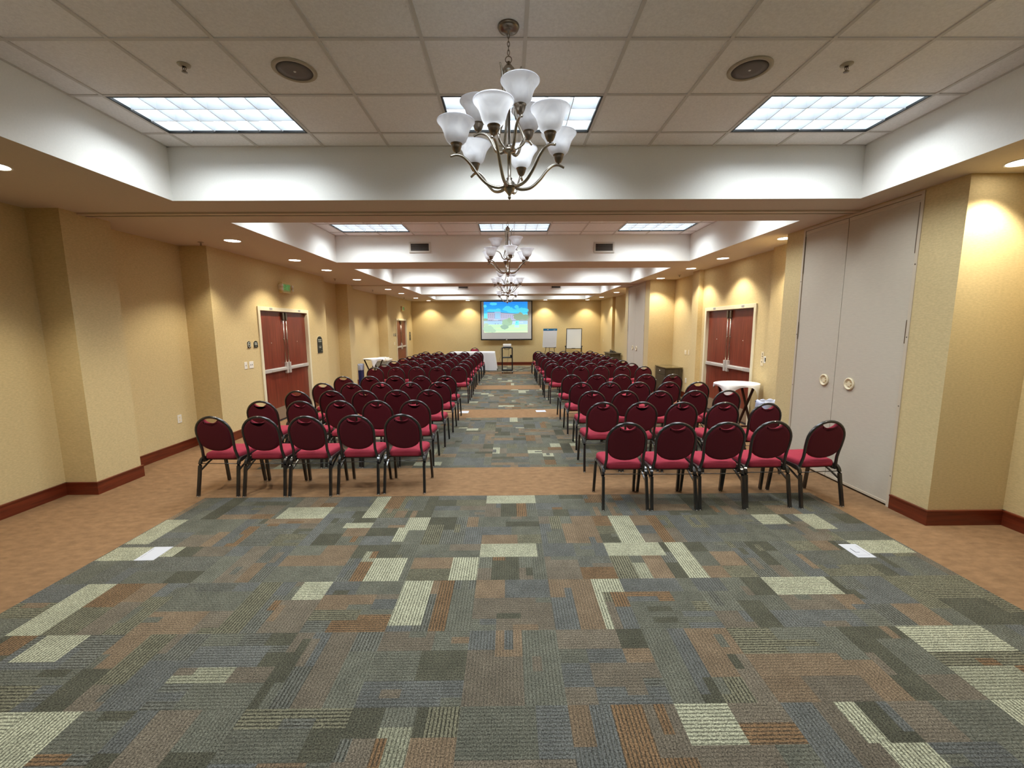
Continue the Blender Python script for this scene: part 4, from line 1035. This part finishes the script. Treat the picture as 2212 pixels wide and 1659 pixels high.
m = MB(); m.box(-.182, -.17, -.46, .46, .08, .70, .003); dr = m.build('cabinet_door', M['darkwood'], r)
m = MB(); m.sphere((-.192, .3, .45), .013, 10, 6); m.build('knob', M['steel'], dr)
r = thing('desk_phone', 'black desk phone on top of the far dark cabinet', 'phone', (4.18, 16.95, .755), .2)
m = MB(); m.add([(-.10, -.10, 0), (.10, -.10, 0), (.10, .10, 0), (-.10, .10, 0), (-.09, -.09, .03), (.09, -.09, .03), (.09, .09, .07), (-.09, .09, .07)], [(3, 2, 1, 0), (4, 5, 6, 7), (0, 1, 5, 4), (1, 2, 6, 5), (2, 3, 7, 6), (3, 0, 4, 7)]); m.build('base', M['black'], r)
m = MB(); m.tube(bez([(-.075, -.10, .055), (-.075, -.06, .075), (-.075, .05, .10), (-.075, .10, .10)], 5), .018, 8); m.build('handset', M['black'], r)

# ------------------------------------------------------------------ tray stands with trays and cloths
def tray_stand(label, tlabel, clabel, x, y, rz, htop, drops):
    r = thing('tray_stand', label, 'folding stand', (x, y, 0), rz)
    hh = htop - .02
    for u in (-.20, .20):
        m = MB(); m.tube([(u, -.21, 0), (u, .20, hh - .016)], .014, 4, sq=(.012, .017), up=(1, 0, 0)); m.build('leg', M['mahog'], r)
        m = MB(); m.tube([(u * .88, .21, 0), (u * .88, -.20, hh - .016)], .014, 4, sq=(.012, .017), up=(1, 0, 0)); m.build('leg', M['mahog'], r)
    m = MB()
    for v in (-.21, .21): m.box(-.24, .24, v - .012, v + .012, hh - .012, hh)
    for v, zz in ((-.15, .12), (.15, .12)): m.box(-.20, .20, v - .01, v + .01, zz - .012, zz + .012)
    m.build('rail', M['mahog'], r)
    tr = thing('oval_tray', tlabel, 'tray', (x, y, hh), rz)
    m = MB(); A, B = .36, .285
    el = lambda k, n=40: (math.cos(2 * PI * k / n), math.sin(2 * PI * k / n))
    m.loops([[(A * .9 * el(k)[0], B * .9 * el(k)[1], 0) for k in range(40)], [(A * el(k)[0], B * el(k)[1], .022) for k in range(40)], [(A * 1.01 * el(k)[0], B * 1.01 * el(k)[1], .024) for k in range(40)], [(A * .9 * el(k)[0], B * .9 * el(k)[1], .008) for k in range(40)]]); m.build('body', M['blackm'], tr)
    n = 48; m = MB(); loops = []
    S = .37; sq = []
    for k in range(n):
        a = 2 * PI * k / n; c, s = math.cos(a), math.sin(a); q = 1 / max(abs(c), abs(s)); sq.append((a, c, s, q))
    drop = []
    for a, c, s, q in sq:
        base = max(0, (q - 1.0) / .414) ** 1.15 * .22 + .025
        e = drops(a); drop.append(max(.004, base * e))
    for fr in (.2, .5, .8, .95): loops.append([(A * fr * c, B * fr * s, .030) for a, c, s, q in sq])
    loops.append([(A * 1.0 * c, B * 1.0 * s, .031) for a, c, s, q in sq]); loops.append([(A * 1.035 * c, B * 1.035 * s, .026) for a, c, s, q in sq])
    for t in (.35, .7, 1.0):
        loops.append([((A * 1.04 + .02 * t * math.sin(3 * a + 1)) * c, (B * 1.04 + .02 * t * math.sin(4 * a)) * s, .026 - d * t) for (a, c, s, q), d in zip(sq, drop)])
    m.loops(loops, cap0=True, cap1=False)
    o = m.build('tray_cloth', M['cloth'], None, (x, y, hh)); o.rotation_euler = (0, 0, rz); tag(o, clabel, 'cloth')
tray_stand('dark folding tray stand in front of the right double door', 'black oval serving tray on the stand by the right double door', 'white cloth over the tray stand by the right double door', 3.86, 7.08, .05, .825, lambda a: 1.25 if math.sin(a) < .4 else .5)
tray_stand('dark folding tray stand in the left wall recess', 'black oval serving tray on the stand by the left wall', 'white cloth over the tray stand by the left wall', -4.27, 13.45, 1.2, .825, lambda a: 1.2 if (-2.6 < a - 2 * PI * round((a) / (2 * PI)) < -.3) else .4)

# bins
def bin_(label, blabel, x, y, w, d, h, rz):
    r = thing('waste_bin', label, 'bin', (x, y, 0), rz)
    m = MB(); m.loops([[(sx * w * k / 2, sy * d * k / 2, z) for sx, sy in ((-1, -1), (1, -1), (1, 1), (-1, 1))] for k, z in ((.82, 0), (.86, .02), (1.0, h), (1.06, h), (1.06, h + .02), (.97, h + .02), (.80, .05))], smooth=False); m.build('body', M['blue'], r)
    m = MB(); rg3 = random.Random(4); n = 32; L = []
    for z0, k in ((h - .15, 1.03), (h - .11, 1.17), (h - .06, 1.10), (h - .02, 1.13), (h + .022, 1.12), (h + .035, 1.0), (h + .02, .9), (h - .08, .84)):
        row = []
        for i in range(n):
            a = 2 * PI * i / n; c, s = math.cos(a), math.sin(a); q = min(1 / max(abs(c), 1e-6), 1 / max(abs(s), 1e-6), 1.32)
            j = 1 + rg3.uniform(-.035, .035); row.append((c * q * w / 2 * k * j, s * q * d / 2 * k * j, z0 + rg3.uniform(-.012, .012)))
        L.append(row)
    m.loops(L, cap0=False, cap1=False); m.build('liner', M['bag'], r)
bin_('blue recycling bin with clear liner beside the right tray stand', '', 4.0, 6.35, .30, .24, .62, 0.1)
bin_('blue waste bin with clear liner against the left wall before the tray stand', '', -4.55, 13.05, .26, .10, .66, PI / 2)
r = thing('utility_cart', 'grey plastic utility cart with folded linen behind the left tray stand', 'cart', (-4.58, 15.55, 0))
m = MB(); m.box(-.22, .22, -.30, .30, .10, .60, .01); m.build('body', M['greyp'], r)
m = MB(); m.box(-.24, .24, -.32, .32, .60, .66, .012); m.build('lid', M['white'], r)
for x in (-.18, .18):
    for y in (-.25, .25): m = MB(); m.lathe([(.04, -.012), (.05, -.010), (.05, .010), (.04, .012)], (x, y, .05), n=14, axis='x'); m.build('wheel', M['black'], r)
m = MB(); m.box(-.20, .16, -.24, .22, 0, .05, .02); m.box(-.16, .08, -.20, .10, .05, .07, .01); tag(m.build('folded_linen', M['cloth'], loc=(-4.58, 15.55, .66)), 'folded white linen on the grey utility cart', 'linen')

# papers taped to the floor
def sheet(label, x, y, w, h, rz, marks):
    r = thing('paper_sheet', label, 'paper', (x, y, .0012), rz, 'papers on the carpet')
    m = MB(); m.box(-w / 2, w / 2, -h / 2, h / 2, -.0008, .0010); m.build('page', M['paper'], r)
    m = MB()
    for a, b, c, d in marks: m.box(a * w, b * w, c * h, d * h, .0009, .0014)
    m.build('printed_lines', M['ink'], r)
sheet('white paper sheet on the carpet near the left edge', -2.872, 3.232, .152, .208, .02, [(-.40, -.385, .08, .38), (-.36, -.35, -.30, .0)])
sheet('white paper sheet with a black bent line near the right carpet edge', 2.785, 3.169, .145, .205, -.01, [(-.22, -.18, -.12, .16), (-.22, .02, -.13, -.11), (-.3, .34, -.34, -.333), (.33, .34, -.34, .36), (-.3, -.295, -.34, -.2)])
sheet('white paper sheet on the brown band left of the aisle', -.955, 8.90, .19, .24, 0, [(-.35, -.33, -.3, .3)])
sheet('white paper sheet on the brown band right of the aisle', .685, 8.945, .21, .20, .04, [(-.3, .3, .3, .31)])

# ------------------------------------------------------------------ camera, world, colour management
cam = bpy.data.cameras.new('camera'); cam.sensor_fit = 'HORIZONTAL'; cam.sensor_width = 36.0; cam.lens = FPX / 2212 * 36.0; cam.clip_start = .05
co = bpy.data.objects.new('camera', cam); COL.objects.link(co); scene.camera = co
right, fwd, up = CAM[0], CAM[1], CAM[2]
co.matrix_world = Matrix(((right[0], up[0], -fwd[0], 0), (right[1], up[1], -fwd[1], 0), (right[2], up[2], -fwd[2], H), (0, 0, 0, 1)))
w = bpy.data.worlds.new('world'); scene.world = w; w.use_nodes = True
w.node_tree.nodes['Background'].inputs[0].default_value = (.9, .85, .75, 1); w.node_tree.nodes['Background'].inputs[1].default_value = 0.02
vs_ = scene.view_settings; vs_.view_transform = 'Standard'; vs_.look = 'None'; vs_.exposure = 0.66; vs_.gamma = 1.0; vs_.use_curve_mapping = False
scene.cycles.max_bounces = 7; scene.cycles.diffuse_bounces = 5; scene.cycles.glossy_bounces = 3; scene.cycles.transmission_bounces = 4; scene.cycles.caustics_reflective = False; scene.cycles.caustics_refractive = False
scene.cycles.use_adaptive_sampling = True; scene.cycles.adaptive_threshold = 0.05; scene.cycles.adaptive_min_samples = 16; scene.cycles.sample_clamp_indirect = 6.0

for mm in bpy.data.materials: mm.cycles.emission_sampling = 'NONE'
